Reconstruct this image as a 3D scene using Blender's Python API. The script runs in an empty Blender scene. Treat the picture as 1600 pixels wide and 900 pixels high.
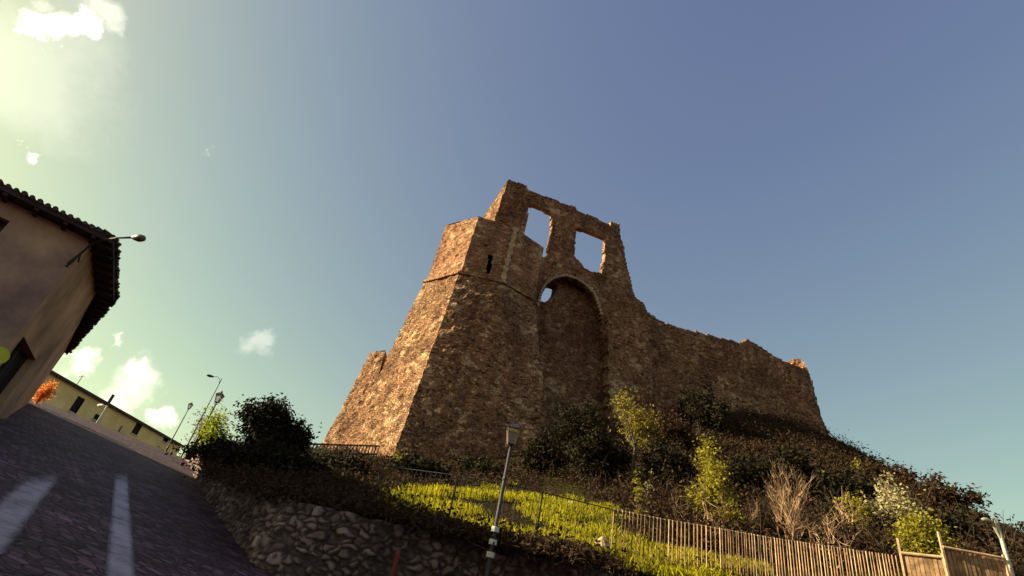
import bpy, bmesh, math, random
import numpy as np
from mathutils import Vector, Matrix, noise
random.seed(7); np.random.seed(7)
scn = bpy.context.scene
COL = scn.collection
rad = math.radians

# ------------------------------------------------------------------ camera
EYE = np.array([0.0, 0.0, 1.7])
F = 800.0                                  # focal length in pixels of a 1600 px wide frame
_u = np.array([280.0, 1270.0, -F]); _u /= np.linalg.norm(_u)
_y = np.array([0, 0, -1.0]); _y -= _y.dot(_u) * _u; _y /= np.linalg.norm(_y)
_x = np.cross(_y, _u)
RW = np.array([_x, _y, _u])                # camera axes -> world
cam_d = bpy.data.cameras.new('camera'); cam = bpy.data.objects.new('camera', cam_d)
COL.objects.link(cam); scn.camera = cam
cam_d.sensor_width = 36.0; cam_d.lens = 36.0 * F / 1600.0
cam_d.clip_start = 0.05; cam_d.clip_end = 8000.0
M4 = Matrix([[*RW[0], EYE[0]], [*RW[1], EYE[1]], [*RW[2], EYE[2]], [0, 0, 0, 1]])
cam.matrix_world = M4

# ------------------------------------------------------------------ light
SUN_AZ, SUN_EL = -88.0, 22.5               # azimuth clockwise from +Y, elevation
sd = Vector((math.sin(rad(SUN_AZ)) * math.cos(rad(SUN_EL)), math.cos(rad(SUN_AZ)) * math.cos(rad(SUN_EL)), math.sin(rad(SUN_EL))))
sun_d = bpy.data.lights.new('sun', 'SUN'); sun = bpy.data.objects.new('sun', sun_d); COL.objects.link(sun)
sun_d.energy = 5.0; sun_d.angle = rad(0.5); sun_d.color = (1.0, 0.93, 0.60)
sun.rotation_euler = (-sd).to_track_quat('-Z', 'Y').to_euler()
scn.view_settings.view_transform = 'Standard'; scn.view_settings.look = 'None'
scn.view_settings.gamma = 1.0; scn.view_settings.exposure = 1.4
SKY_STRENGTH = 0.064

def ray(px, py):
    d = RW @ np.array([px - 800, 450 - py, -F]); return d / np.hypot(d[0], d[1])
def U(px, py, h):                          # point at horizontal distance h
    return EYE + ray(px, py) * h
def Uz(px, py, z):                         # point at height z above the eye
    r = ray(px, py); return EYE + r * (z / r[2])
def proj(p):
    c = RW.T @ (np.asarray(p) - EYE); return 800 + F * c[0] / -c[2], 450 - F * c[1] / -c[2]

# ------------------------------------------------------------------ node helpers
def new_mat(name):
    m = bpy.data.materials.new(name); m.use_nodes = True
    nt = m.node_tree; b = nt.nodes['Principled BSDF']; return m, nt, b
def nd(nt, t, **kw):
    n = nt.nodes.new(t)
    for k, v in kw.items():
        if k in n.inputs: n.inputs[k].default_value = v
        else: setattr(n, k, v)
    return n
def ramp(nt, stops):
    r = nt.nodes.new('ShaderNodeValToRGB'); e = r.color_ramp.elements
    while len(e) < len(stops): e.new(0.5)
    for i, (p, c) in enumerate(stops):
        e[i].position = p; e[i].color = (*c, 1) if len(c) == 3 else c
    return r
def mixc(nt, a, b, f, mode='MIX'):
    m = nt.nodes.new('ShaderNodeMix'); m.data_type = 'RGBA'; m.blend_type = mode
    for s, v in ((0, f), (6, a), (7, b)):
        if hasattr(v, 'is_linked') or hasattr(v, 'links'): nt.links.new(v, m.inputs[s])
        elif s == 0: m.inputs[0].default_value = v
        else: m.inputs[s].default_value = (*v, 1)
    return m.outputs[2]
def noise_n(nt, scale, detail=4, rough=.55, vec=None):
    n = nd(nt, 'ShaderNodeTexNoise', Scale=scale, Detail=detail, Roughness=rough)
    if vec is not None: nt.links.new(vec, n.inputs['Vector'])
    return n.outputs['Fac']

def stone_mat(name, c_lo, c_mid, c_hi, cell=3.0, bump=0.5, patch=(0.6, 0.5, 0.4), zsq=1.5, pale=None):
    m, nt, b = new_mat(name)
    tc = nd(nt, 'ShaderNodeTexCoord')
    mp = nd(nt, 'ShaderNodeMapping'); mp.inputs['Scale'].default_value = (1, 1, zsq)
    nt.links.new(tc.outputs['Object'], mp.inputs['Vector'])
    wn = nd(nt, 'ShaderNodeTexNoise', Scale=1.6, Detail=3)
    nt.links.new(mp.outputs[0], wn.inputs['Vector'])
    add = nd(nt, 'ShaderNodeVectorMath', operation='MULTIPLY_ADD')
    nt.links.new(wn.outputs['Color'], add.inputs[0]); add.inputs[1].default_value = (.3, .3, .3)
    nt.links.new(mp.outputs[0], add.inputs[2])
    v = nd(nt, 'ShaderNodeTexVoronoi', Scale=cell, feature='F1'); nt.links.new(add.outputs[0], v.inputs['Vector'])
    ve = nd(nt, 'ShaderNodeTexVoronoi', Scale=cell, feature='DISTANCE_TO_EDGE'); nt.links.new(add.outputs[0], ve.inputs['Vector'])
    sep = nd(nt, 'ShaderNodeSeparateColor'); nt.links.new(v.outputs['Color'], sep.inputs[0])
    cr = ramp(nt, [(0.0, tuple(x * .3 for x in c_lo)), (0.06, tuple(x * .6 for x in c_lo)), (0.12, c_lo), (0.5, c_mid), (0.86, c_mid), (1.0, pale or c_hi)])
    nt.links.new(sep.outputs[0], cr.inputs[0])
    vb = nd(nt, 'ShaderNodeTexVoronoi', Scale=cell * .42, feature='F1'); nt.links.new(add.outputs[0], vb.inputs['Vector'])
    sb_ = nd(nt, 'ShaderNodeSeparateColor'); nt.links.new(vb.outputs['Color'], sb_.inputs[0])
    cb_ = ramp(nt, [(0.0, c_lo), (0.55, c_mid), (1.0, pale or c_hi)]); nt.links.new(sb_.outputs[1], cb_.inputs[0])
    mk_ = ramp(nt, [(.50, (0, 0, 0)), (.56, (1, 1, 1))]); nt.links.new(noise_n(nt, .7, 4, .6, tc.outputs['Object']), mk_.inputs[0])
    stone_c = mixc(nt, cr.outputs[0], cb_.outputs[0], mk_.outputs[0])
    hue_ = ramp(nt, [(.40, (1.0, .93, .87)), (.60, (.97, 1.02, .97))]); nt.links.new(noise_n(nt, .16, 5, .6, tc.outputs['Object']), hue_.inputs[0])
    stone_c = mixc(nt, stone_c, hue_.outputs[0], 1.0, 'MULTIPLY')
    mps = nd(nt, 'ShaderNodeMapping'); mps.inputs['Scale'].default_value = (1.1, 1.1, .16); nt.links.new(tc.outputs['Object'], mps.inputs['Vector'])
    stk = ramp(nt, [(.42, (.55, .50, .47)), (.58, (1, 1, 1))]); nt.links.new(noise_n(nt, 1.0, 6, .65, mps.outputs[0]), stk.inputs[0])
    stone_c = mixc(nt, stone_c, stk.outputs[0], .55, 'MULTIPLY')
    big = ramp(nt, [(0.35, patch), (0.62, (1, 1, 1))])
    nt.links.new(noise_n(nt, .35, 6, .65, tc.outputs['Object']), big.inputs[0])
    c = mixc(nt, stone_c, big.outputs[0], .75, 'MULTIPLY')
    fine = ramp(nt, [(0.3, (.6, .58, .55)), (0.7, (1.2, 1.18, 1.12))])
    nt.links.new(noise_n(nt, 5, 8, .75, tc.outputs['Object']), fine.inputs[0])
    c = mixc(nt, c, fine.outputs[0], .9, 'MULTIPLY')
    edge = nd(nt, 'ShaderNodeMapRange'); edge.inputs[2].default_value = .09
    nt.links.new(ve.outputs['Distance'], edge.inputs[0])
    c = mixc(nt, tuple(x * .55 for x in c_lo), c, edge.outputs[0])
    nt.links.new(c, b.inputs['Base Color']); b.inputs['Roughness'].default_value = .95
    b.inputs['Specular IOR Level'].default_value = .15
    h = nd(nt, 'ShaderNodeMath', operation='ADD'); nt.links.new(edge.outputs[0], h.inputs[0])
    nt.links.new(noise_n(nt, 7, 8, .7, tc.outputs['Object']), h.inputs[1])
    bp = nd(nt, 'ShaderNodeBump', Strength=bump, Distance=.12); nt.links.new(h.outputs[0], bp.inputs['Height'])
    nt.links.new(bp.outputs[0], b.inputs['Normal'])
    return m
def plain_mat(name, col, rough=.7, var=.25, scale=3.0, metal=0, bump=.15, col2=None, spec=.3):
    m, nt, b = new_mat(name); tc = nd(nt, 'ShaderNodeTexCoord')
    c2 = col2 or tuple(x * (1 - var * 1.6) for x in col)
    r = ramp(nt, [(.33, c2), (.66, tuple(min(1, x * (1 + var * .5)) for x in col))])
    nt.links.new(noise_n(nt, scale, 8, .65, tc.outputs['Object']), r.inputs[0])
    nt.links.new(r.outputs[0], b.inputs['Base Color'])
    b.inputs['Roughness'].default_value = rough; b.inputs['Metallic'].default_value = metal
    b.inputs['Specular IOR Level'].default_value = spec
    if bump:
        bp = nd(nt, 'ShaderNodeBump', Strength=bump, Distance=.03)
        nt.links.new(noise_n(nt, scale * 9, 6, .7, tc.outputs['Object']), bp.inputs['Height'])
        nt.links.new(bp.outputs[0], b.inputs['Normal'])
    return m
def leaf_mat(name, a, b_, trans=.45, scale=2.0):
    m, nt, b = new_mat(name); geo = nd(nt, 'ShaderNodeNewGeometry'); tc = nd(nt, 'ShaderNodeTexCoord')
    mm = nd(nt, 'ShaderNodeMath', operation='MULTIPLY_ADD'); nt.links.new(geo.outputs['Random Per Island'], mm.inputs[0])
    mm.inputs[1].default_value = .6
    nn = nd(nt, 'ShaderNodeMath', operation='MULTIPLY'); nt.links.new(noise_n(nt, scale, 3, .5, tc.outputs['Object']), nn.inputs[0]); nn.inputs[1].default_value = .5
    nt.links.new(nn.outputs[0], mm.inputs[2])
    r = ramp(nt, [(.15, a), (.85, b_)]); nt.links.new(mm.outputs[0], r.inputs[0])
    nt.links.new(r.outputs[0], b.inputs['Base Color']); b.inputs['Roughness'].default_value = .7
    b.inputs['Specular IOR Level'].default_value = .04
    tr = nd(nt, 'ShaderNodeBsdfTranslucent'); nt.links.new(r.outputs[0], tr.inputs[0])
    mx = nd(nt, 'ShaderNodeMixShader'); mx.inputs[0].default_value = trans
    nt.links.new(b.outputs[0], mx.inputs[1]); nt.links.new(tr.outputs[0], mx.inputs[2])
    nt.links.new(mx.outputs[0], nt.nodes['Material Output'].inputs[0])
    return m

# ------------------------------------------------------------------ world: sky with a few clouds
w = bpy.data.worlds.new('World'); scn.world = w; w.use_nodes = True
nt = w.node_tree; bg = nt.nodes['Background']; bg.inputs[1].default_value = SKY_STRENGTH
sky = nd(nt, 'ShaderNodeTexSky', sky_type='NISHITA'); sky.sun_disc = False
sky.sun_elevation = rad(SUN_EL); sky.sun_rotation = rad(SUN_AZ)
sky.air_density = 1.0; sky.dust_density = 1.6; sky.ozone_density = 1.6
SKY_TINT = (1.0, 0.95, 0.90)
ss = nd(nt, 'ShaderNodeSeparateColor'); nt.links.new(sky.outputs[0], ss.inputs[0]); cc = nd(nt, 'ShaderNodeCombineColor')
for i_, (k_, e_) in enumerate(((1.31, .89), (1.16, .95), (1.61, .41))):
    pw_ = nd(nt, 'ShaderNodeMath', operation='POWER'); nt.links.new(ss.outputs[i_], pw_.inputs[0]); pw_.inputs[1].default_value = e_
    mu_ = nd(nt, 'ShaderNodeMath', operation='MULTIPLY'); nt.links.new(pw_.outputs[0], mu_.inputs[0]); mu_.inputs[1].default_value = k_; nt.links.new(mu_.outputs[0], cc.inputs[i_])
tint = cc.outputs[0]
tcw = nd(nt, 'ShaderNodeTexCoord')
wn = nd(nt, 'ShaderNodeTexNoise', Scale=9.0, Detail=7, Roughness=.62); nt.links.new(tcw.outputs['Generated'], wn.inputs['Vector'])
wa = nd(nt, 'ShaderNodeVectorMath', operation='MULTIPLY_ADD'); nt.links.new(wn.outputs['Color'], wa.inputs[0])
wa.inputs[1].default_value = (.16, .16, .16); nt.links.new(tcw.outputs['Generated'], wa.inputs[2])
off = Vector((.08, .08, .08)); last = None
for px, py, r, s in ((92, 42, .023, 1.0), (32, 250, .012, .8), (106, 566, .020, .45), (214, 578, .019, .6), (164, 540, .014, .4), (262, 655, .022, .8), (140, 20, .03, .25), (322, 236, .008, .15), (400, 532, .03, .15), (215, 600, .04, .3), (60, 120, .1, .12)):
    d = ray(px, py); d = Vector(d).normalized() + off
    ds = nd(nt, 'ShaderNodeVectorMath', operation='DISTANCE'); nt.links.new(wa.outputs[0], ds.inputs[0]); ds.inputs[1].default_value = d
    mr = nd(nt, 'ShaderNodeMapRange', interpolation_type='SMOOTHSTEP'); nt.links.new(ds.outputs['Value'], mr.inputs[0])
    mr.inputs[1].default_value = r * 1.25; mr.inputs[2].default_value = r * .35; mr.inputs[3].default_value = 0; mr.inputs[4].default_value = s
    if last is None: last = mr.outputs[0]
    else:
        mx = nd(nt, 'ShaderNodeMath', operation='MAXIMUM'); nt.links.new(last, mx.inputs[0]); nt.links.new(mr.outputs[0], mx.inputs[1]); last = mx.outputs[0]
cl = mixc(nt, tint, (15.0, 14.0, 11.5), last)
nt.links.new(cl, bg.inputs[0])

# ------------------------------------------------------------------ mesh helpers
class MB:
    def __init__(s): s.v = []; s.f = []
    def add(s, vs, fs):
        o = len(s.v); s.v.extend([tuple(map(float, v)) for v in vs]); s.f.extend([tuple(i + o for i in f) for f in fs])
    def box(s, c, size, rz=0, ax=None):
        hx, hy, hz = size[0] / 2, size[1] / 2, size[2] / 2
        vs = []
        for dx in (-hx, hx):
            for dy in (-hy, hy):
                for dz in (-hz, hz):
                    if ax is not None: p = np.asarray(c) + dx * np.asarray(ax[0]) + dy * np.asarray(ax[1]) + dz * np.asarray(ax[2])
                    else: p = (c[0] + dx * math.cos(rz) - dy * math.sin(rz), c[1] + dx * math.sin(rz) + dy * math.cos(rz), c[2] + dz)
                    vs.append(p)
        s.add(vs, [(0, 1, 3, 2), (4, 6, 7, 5), (0, 4, 5, 1), (2, 3, 7, 6), (0, 2, 6, 4), (1, 5, 7, 3)])
    def tube(s, pts, rads, n=6, cap=True):
        pts = [Vector(p) for p in pts]; o = len(s.v); k = len(pts)
        if not hasattr(rads, '__len__'): rads = [rads] * k
        for i, p in enumerate(pts):
            t = (pts[min(i + 1, k - 1)] - pts[max(i - 1, 0)]).normalized()
            a = t.cross(Vector((0, 0, 1)) if abs(t.z) < .9 else Vector((1, 0, 0))).normalized(); b = t.cross(a)
            for j in range(n):
                an = 2 * math.pi * j / n; s.v.append(tuple(p + (a * math.cos(an) + b * math.sin(an)) * rads[i]))
        for i in range(k - 1):
            for j in range(n):
                j2 = (j + 1) % n; s.f.append((o + i * n + j, o + i * n + j2, o + (i + 1) * n + j2, o + (i + 1) * n + j))
        if cap: s.f.append(tuple(o + j for j in range(n))[::-1]); s.f.append(tuple(o + (k - 1) * n + j for j in range(n)))
    def lathe(s, prof, c=(0, 0, 0), n=12):     # prof: (r, z)
        o = len(s.v)
        for r, z in prof:
            for j in range(n):
                an = 2 * math.pi * (j + .5) / n; s.v.append((c[0] + r * math.cos(an), c[1] + r * math.sin(an), c[2] + z))
        for i in range(len(prof) - 1):
            for j in range(n):
                j2 = (j + 1) % n; s.f.append((o + i * n + j, o + i * n + j2, o + (i + 1) * n + j2, o + (i + 1) * n + j))
        s.f.append(tuple(o + j for j in range(n))[::-1]); s.f.append(tuple(o + (len(prof) - 1) * n + j for j in range(n)))
    def grid(s, P, closed_fn=None):            # P: (m, n, 3)
        m, n = P.shape[:2]; o = len(s.v); s.v.extend(map(tuple, P.reshape(-1, 3).tolist()))
        for i in range(m - 1):
            for j in range(n - 1):
                if closed_fn and not closed_fn(i, j): continue
                s.f.append((o + i * n + j, o + i * n + j + 1, o + (i + 1) * n + j + 1, o + (i + 1) * n + j))
    def build(s, name, mat, parent=None, local=False, smooth=False, merge=0):
        me = bpy.data.meshes.new(name); me.from_pydata(s.v, [], s.f)
        if merge:
            bm = bmesh.new(); bm.from_mesh(me); bmesh.ops.remove_doubles(bm, verts=bm.verts, dist=merge); bmesh.ops.recalc_face_normals(bm, faces=bm.faces); bm.to_mesh(me); bm.free()
        me.materials.append(mat)
        if smooth: me.polygons.foreach_set('use_smooth', [True] * len(me.polygons))
        me.update()
        o = bpy.data.objects.new(name, me); COL.objects.link(o)
        if parent is not None:
            o.parent = parent
            if not local and parent.type == 'EMPTY': o.location = -parent.location
        return o
def tag(o, label=None, cat=None, group=None, kind=None):
    if label: o['label'] = label
    if cat: o['category'] = cat
    if group: o['group'] = group
    if kind: o['kind'] = kind
    return o
def empty(name, loc, rz=0, label=None, cat=None, group=None):
    o = bpy.data.objects.new(name, None); COL.objects.link(o); o.location = Vector([float(x) for x in loc]); o.rotation_euler.z = rz
    o.empty_display_size = .3
    return tag(o, label, cat, group)
def copy_tree(o, parent=None):
    c = o.copy(); COL.objects.link(c)
    if parent is not None: c.parent = parent
    for ch in [x for x in list(COL.objects) if x.parent == o]: copy_tree(ch, c)
    return c
def nz(p, s): return noise.noise(Vector((float(p[0]) * s, float(p[1]) * s, float(p[2]) * s)))
def rough3(p, amp):
    q = Vector((float(p[0]), float(p[1]), float(p[2])))
    return amp * (noise.fractal(q * 1.1, 1.0, 2.0, 4) * .8 + noise.noise(q * 3.7) * .35)
def inpoly(poly, X, Y):
    ins = np.zeros(X.shape, bool); n = len(poly)
    for i in range(n):
        x1, y1 = poly[i]; x2, y2 = poly[(i + 1) % n]
        c = ((y1 > Y) != (y2 > Y)) & (X < (x2 - x1) * (Y - y1) / ((y2 - y1) if y2 != y1 else 1e-9) + x1); ins ^= c
    return ins

# ------------------------------------------------------------------ materials
M_castle = stone_mat('castle_stone', (.25, .118, .075), (.55, .275, .17), (.92, .61, .38), cell=5.4, bump=.9, patch=(.40, .30, .26), zsq=1.7)
M_castle2 = stone_mat('castle_ashlar', (.28, .138, .088), (.55, .28, .175), (.80, .53, .34), cell=4.4, bump=.6, patch=(.48, .38, .33), zsq=2.0)
M_ring = plain_mat('pale_arch_stone', (.40, .27, .17), .9, .3, 4)
M_rubble = stone_mat('rubble_wall_stone', (.085, .06, .055), (.13, .095, .085), (.28, .22, .19), cell=2.9, bump=.35, patch=(.45, .38, .38), zsq=1.25)
M_iron = plain_mat('dark_iron', (.035, .03, .032), .55, .3, 8, .3)
M_lamp_post = plain_mat('worn_lamp_post_paint', (.055, .038, .05), .5, .3, 6, .2)
M_galv = plain_mat('galvanised_steel', (.42, .36, .30), .5, .2, 6, .4)
M_glass = plain_mat('lantern_glass', (.9, .88, .82), .03, .1, 3)
M_glass.node_tree.nodes['Principled BSDF'].inputs['Transmission Weight'].default_value = .95
M_picket = plain_mat('weathered_wood_picket', (.33, .18, .10), .85, .45, 5, 0, .3)
M_picket2 = plain_mat('pale_wood_picket', (.50, .31, .19), .85, .3, 5, 0, .3)
M_rail = plain_mat('rail_wood', (.14, .085, .055), .85, .4, 5)
M_paint_w = plain_mat('old_white_paint', (.6, .55, .5), .8, .2, 8)
M_red = plain_mat('red_paint', (.15, .010, .014), .5, .3, 4)
M_bark = plain_mat('bark', (.12, .08, .055), .95, .4, 8)
M_twig = plain_mat('bare_twigs', (.48, .28, .17), .9, .3, 6, bump=0)
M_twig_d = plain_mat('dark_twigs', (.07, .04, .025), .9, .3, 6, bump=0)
M_darkhole = plain_mat('dark_interior', (.012, .01, .012), .9, .1, 3)
M_leaf_y = leaf_mat('yellow_green_leaves', (.15, .125, .018), (.36, .29, .035), .45)
M_leaf_o = leaf_mat('olive_yellow_leaves', (.09, .065, .016), (.34, .25, .05), .4, 1.2)
M_leaf_b = leaf_mat('bright_green_leaves', (.17, .20, .015), (.34, .36, .03), .5)
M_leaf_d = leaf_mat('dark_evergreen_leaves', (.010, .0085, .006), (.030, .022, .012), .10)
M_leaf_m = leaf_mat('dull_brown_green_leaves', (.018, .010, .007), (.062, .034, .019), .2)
M_leaf_p = leaf_mat('pale_dry_leaves', (.22, .17, .09), (.44, .36, .20), .35)
M_grass = leaf_mat('grass_blades', (.13, .12, .008), (.52, .43, .02), .5, .9)

# ------------------------------------------------------------------ ground (lower sheet)
def lowz(x, y):                            # absolute height of road level
    t = -.18 * x + .08 * y
    h = np.hypot(x, y); az = np.arctan2(x, y)
    hh = np.minimum(h, 35.0); zp = (-.18 * np.sin(az) + .08 * np.cos(az)) * hh
    zp = np.maximum(zp, -.9)
    far = np.where(h > 35, np.clip(h - 35, 0, 80) * np.where(zp > 2, .065, .0), 0)
    fade = np.clip((h - 160) / 600, 0, 1)
    return (zp + far) * (1 - fade)
def make_low():
    r = np.concatenate([np.linspace(.2, 45, 120), np.linspace(46, 160, 50), np.geomspace(170, 3000, 24)])
    a = np.radians(np.linspace(0, 360, 181))
    R_, A_ = np.meshgrid(r, a, indexing='ij'); X = R_ * np.sin(A_); Y = R_ * np.cos(A_); Z = lowz(X, Y)
    mb = MB(); mb.grid(np.stack([X, Y, Z], -1)); return mb
m, nt, b = new_mat('cobbled_road'); tc = nd(nt, 'ShaderNodeTexCoord')
mp = nd(nt, 'ShaderNodeMapping'); mp.inputs['Rotation'].default_value = (0, 0, rad(-28)); mp.inputs['Scale'].default_value = (5.2, 8.5, 5)
nt.links.new(tc.outputs['Object'], mp.inputs['Vector'])
v1 = nd(nt, 'ShaderNodeTexVoronoi', Scale=1.0, feature='F1', Randomness=.75); nt.links.new(mp.outputs[0], v1.inputs['Vector'])
v2 = nd(nt, 'ShaderNodeTexVoronoi', Scale=1.0, feature='DISTANCE_TO_EDGE', Randomness=.75); nt.links.new(mp.outputs[0], v2.inputs['Vector'])
sp = nd(nt, 'ShaderNodeSeparateColor'); nt.links.new(v1.outputs['Color'], sp.inputs[0])
cr = ramp(nt, [(0, (.05, .024, .034)), (.6, (.095, .046, .062)), (1, (.18, .10, .125))]); nt.links.new(sp.outputs[0], cr.inputs[0])
st = ramp(nt, [(.38, (.6, .55, .6)), (.65, (1.25, 1.15, 1.35))]); nt.links.new(noise_n(nt, .55, 7, .65, tc.outputs['Object']), st.inputs[0])
c = mixc(nt, cr.outputs[0], st.outputs[0], 1.0, 'MULTIPLY')
ed = nd(nt, 'ShaderNodeMapRange'); ed.inputs[2].default_value = .12; nt.links.new(v2.outputs['Distance'], ed.inputs[0])
c = mixc(nt, (.025, .015, .018), c, ed.outputs[0]); nt.links.new(c, b.inputs['Base Color']); b.inputs['Roughness'].default_value = .75; b.inputs['Specular IOR Level'].default_value = .12
bp = nd(nt, 'ShaderNodeBump', Strength=.8, Distance=.03); nt.links.new(ed.outputs[0], bp.inputs['Height']); nt.links.new(bp.outputs[0], b.inputs['Normal'])
M_road = m
tag(make_low().build('road', M_road, smooth=True), 'steep cobbled road climbing past the plastered house', kind='structure')
# pale translucent lilac strips just above the cobbles, fading at sides and far end
M_pale_strip = plain_mat('pale_lilac_strip', (.36, .27, .37), .6, .35, 1.3, bump=.2, col2=(.18, .13, .19))
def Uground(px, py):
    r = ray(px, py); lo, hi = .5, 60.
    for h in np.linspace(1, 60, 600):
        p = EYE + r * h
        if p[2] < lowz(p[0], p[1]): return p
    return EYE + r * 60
ntS = M_pale_strip.node_tree; ms_ = nd(ntS, 'ShaderNodeMixShader'); tb_ = nd(ntS, 'ShaderNodeBsdfTransparent'); tcs = nd(ntS, 'ShaderNodeTexCoord')
rs_ = ramp(ntS, [(.28, (.3, .3, .3)), (.52, (.95, .95, .95))]); ntS.links.new(noise_n(ntS, 1.6, 8, .75, tcs.outputs['Object']), rs_.inputs[0]); wr_ = nd(ntS, 'ShaderNodeAttribute', attribute_name='edge_fade'); wm_ = nd(ntS, 'ShaderNodeMath', operation='MULTIPLY'); ntS.links.new(rs_.outputs[0], wm_.inputs[0]); ntS.links.new(wr_.outputs['Fac'], wm_.inputs[1]); ntS.links.new(wm_.outputs[0], ms_.inputs[0])
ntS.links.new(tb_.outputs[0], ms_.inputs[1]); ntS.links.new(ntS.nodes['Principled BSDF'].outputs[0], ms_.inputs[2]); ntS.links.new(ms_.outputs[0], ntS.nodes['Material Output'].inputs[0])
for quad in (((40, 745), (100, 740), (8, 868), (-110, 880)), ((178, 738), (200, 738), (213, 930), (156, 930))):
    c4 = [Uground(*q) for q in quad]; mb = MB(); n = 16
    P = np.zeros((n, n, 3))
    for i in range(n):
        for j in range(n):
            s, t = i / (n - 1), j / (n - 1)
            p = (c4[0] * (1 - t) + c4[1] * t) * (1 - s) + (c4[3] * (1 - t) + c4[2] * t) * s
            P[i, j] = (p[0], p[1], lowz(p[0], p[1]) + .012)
    mb.grid(P); o_ = mb.build('pale_strip', M_pale_strip); tag(o_, kind='structure')
    ew = o_.data.attributes.new('edge_fade', 'FLOAT', 'POINT'); ew.data.foreach_set('value', [min(1.0, 4.5 * min(j, n - 1 - j) / (n - 1)) * min(1.0, 4.0 * i / (n - 1)) for i in range(n) for j in range(n)])

# ------------------------------------------------------------------ retaining wall line
WL = [(-17.5, 34.5, 5.2), (-16, 32, 4.7), (-10, 21.6, 2.7), (-6, 15, 1.55), (-3.4, 11.0, 1.0), (-1.6, 10.9, .98), (.8, 11.3, 1.0), (3.3, 11.6, 1.03), (6.6, 11.0, 1.05), (9.9, 8.9, 1.05), (14, 4.5, 1.05), (16, 1.5, 1.05)]
def wl_sample(step):
    P = np.array(WL); seg = np.hypot(np.diff(P[:, 0]), np.diff(P[:, 1])); s = np.concatenate([[0], np.cumsum(seg)])
    q = np.arange(0, s[-1], step); out = np.stack([np.interp(q, s, P[:, k]) for k in range(3)], -1)
    for _ in range(int(1.2 / step)):
        out[1:-1] = (out[:-2] + 2 * out[1:-1] + out[2:]) / 4
    return out
def rubble_wall():
    W = wl_sample(.035); n = len(W); mb = MB(); global WCOL; WCOL = []
    T = np.gradient(W[:, :2], axis=0); T /= np.linalg.norm(T, axis=1)[:, None]; N = np.stack([T[:, 1], -T[:, 0]], -1)   # toward the road
    if N[n // 2, 1] > 0: N = -N
    rows = []; nv = 84
    for i in range(n):
        x, y, zt = W[i]; zt += 1.7 + .05 * nz((x, y, 0), .9); zb = lowz(x, y) - .3
        col = []
        for j in range(nv):
            f = j / (nv - 1); z = zb + (zt - zb) * f; ins = f * .12
            q = Vector((x * 5.0, y * 5.0, z * 6.6)); q += Vector((noise.noise(q * .8), noise.noise(q * .8 + Vector((9, 1, 3))), noise.noise(q * .8 + Vector((3, 7, 5))))) * .8; q = q * (1 + .35 * noise.noise(Vector((x * .5, y * .5, z * .5))) * 0)
            d, pts = noise.voronoi(q); e = max(0.0, min(1.0, (d[1] - d[0]) * 2.2))
            hsh = (math.sin(pts[0].x * 12.9 + pts[0].y * 78.2 + pts[0].z * 37.7) * 43758.5) % 1.0
            disp = (.03 + .08 * hsh) * min(1, e * 1.9) + .02 * nz((x, y, z), 8) + .10 * nz((x, y, z), .7)
            if j == nv - 1: disp *= .6
            col.append((x + N[i, 0] * (disp - ins), y + N[i, 1] * (disp - ins), z + (.05 * nz((x, y, 1), 3) if j == nv - 1 else 0)))
            WCOL.append((min(1, e * 1.7)) * (.35 + .65 * hsh ** 1.5))
        for dd in (.25, .5, .75):
            col.append((x - N[i, 0] * dd, y - N[i, 1] * dd, zt + .05 * nz((x, y, dd * 9), 3))); WCOL.append(.3 + .3 * nz((x, y, 0), 4))
        rows.append(col)
    mb.grid(np.array(rows)); return mb
m, nt, b = new_mat('rubble_stones'); at_ = nd(nt, 'ShaderNodeAttribute', attribute_name='stone'); tc = nd(nt, 'ShaderNodeTexCoord')
r1 = ramp(nt, [(0, (.05, .032, .03)), (.35, (.13, .085, .078)), (1, (.40, .28, .25))]); nt.links.new(at_.outputs['Fac'], r1.inputs[0])
r2 = ramp(nt, [(.3, (.55, .5, .5)), (.7, (1.25, 1.2, 1.2))]); nt.links.new(noise_n(nt, 4, 9, .75, tc.outputs['Object']), r2.inputs[0])
r3 = ramp(nt, [(.36, (.35, .3, .3)), (.6, (1, 1, 1))]); nt.links.new(noise_n(nt, .5, 5, .6, tc.outputs['Object']), r3.inputs[0])
nt.links.new(mixc(nt, mixc(nt, r1.outputs[0], r2.outputs[0], 1, 'MULTIPLY'), r3.outputs[0], .8, 'MULTIPLY'), b.inputs['Base Color']); b.inputs['Roughness'].default_value = .95
bp = nd(nt, 'ShaderNodeBump', Strength=.5, Distance=.04); nt.links.new(noise_n(nt, 14, 8, .7, tc.outputs['Object']), bp.inputs['Height']); nt.links.new(bp.outputs[0], b.inputs['Normal']); M_rubble = m
wall = rubble_wall().build('retaining_wall', M_rubble, smooth=True)
ca = wall.data.attributes.new('stone', 'FLOAT', 'POINT'); ca.data.foreach_set('value', [float(v) for v in WCOL])
tag(wall, 'long rubble stone retaining wall running beside the cobbled road below the grass bank', 'wall')

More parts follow.
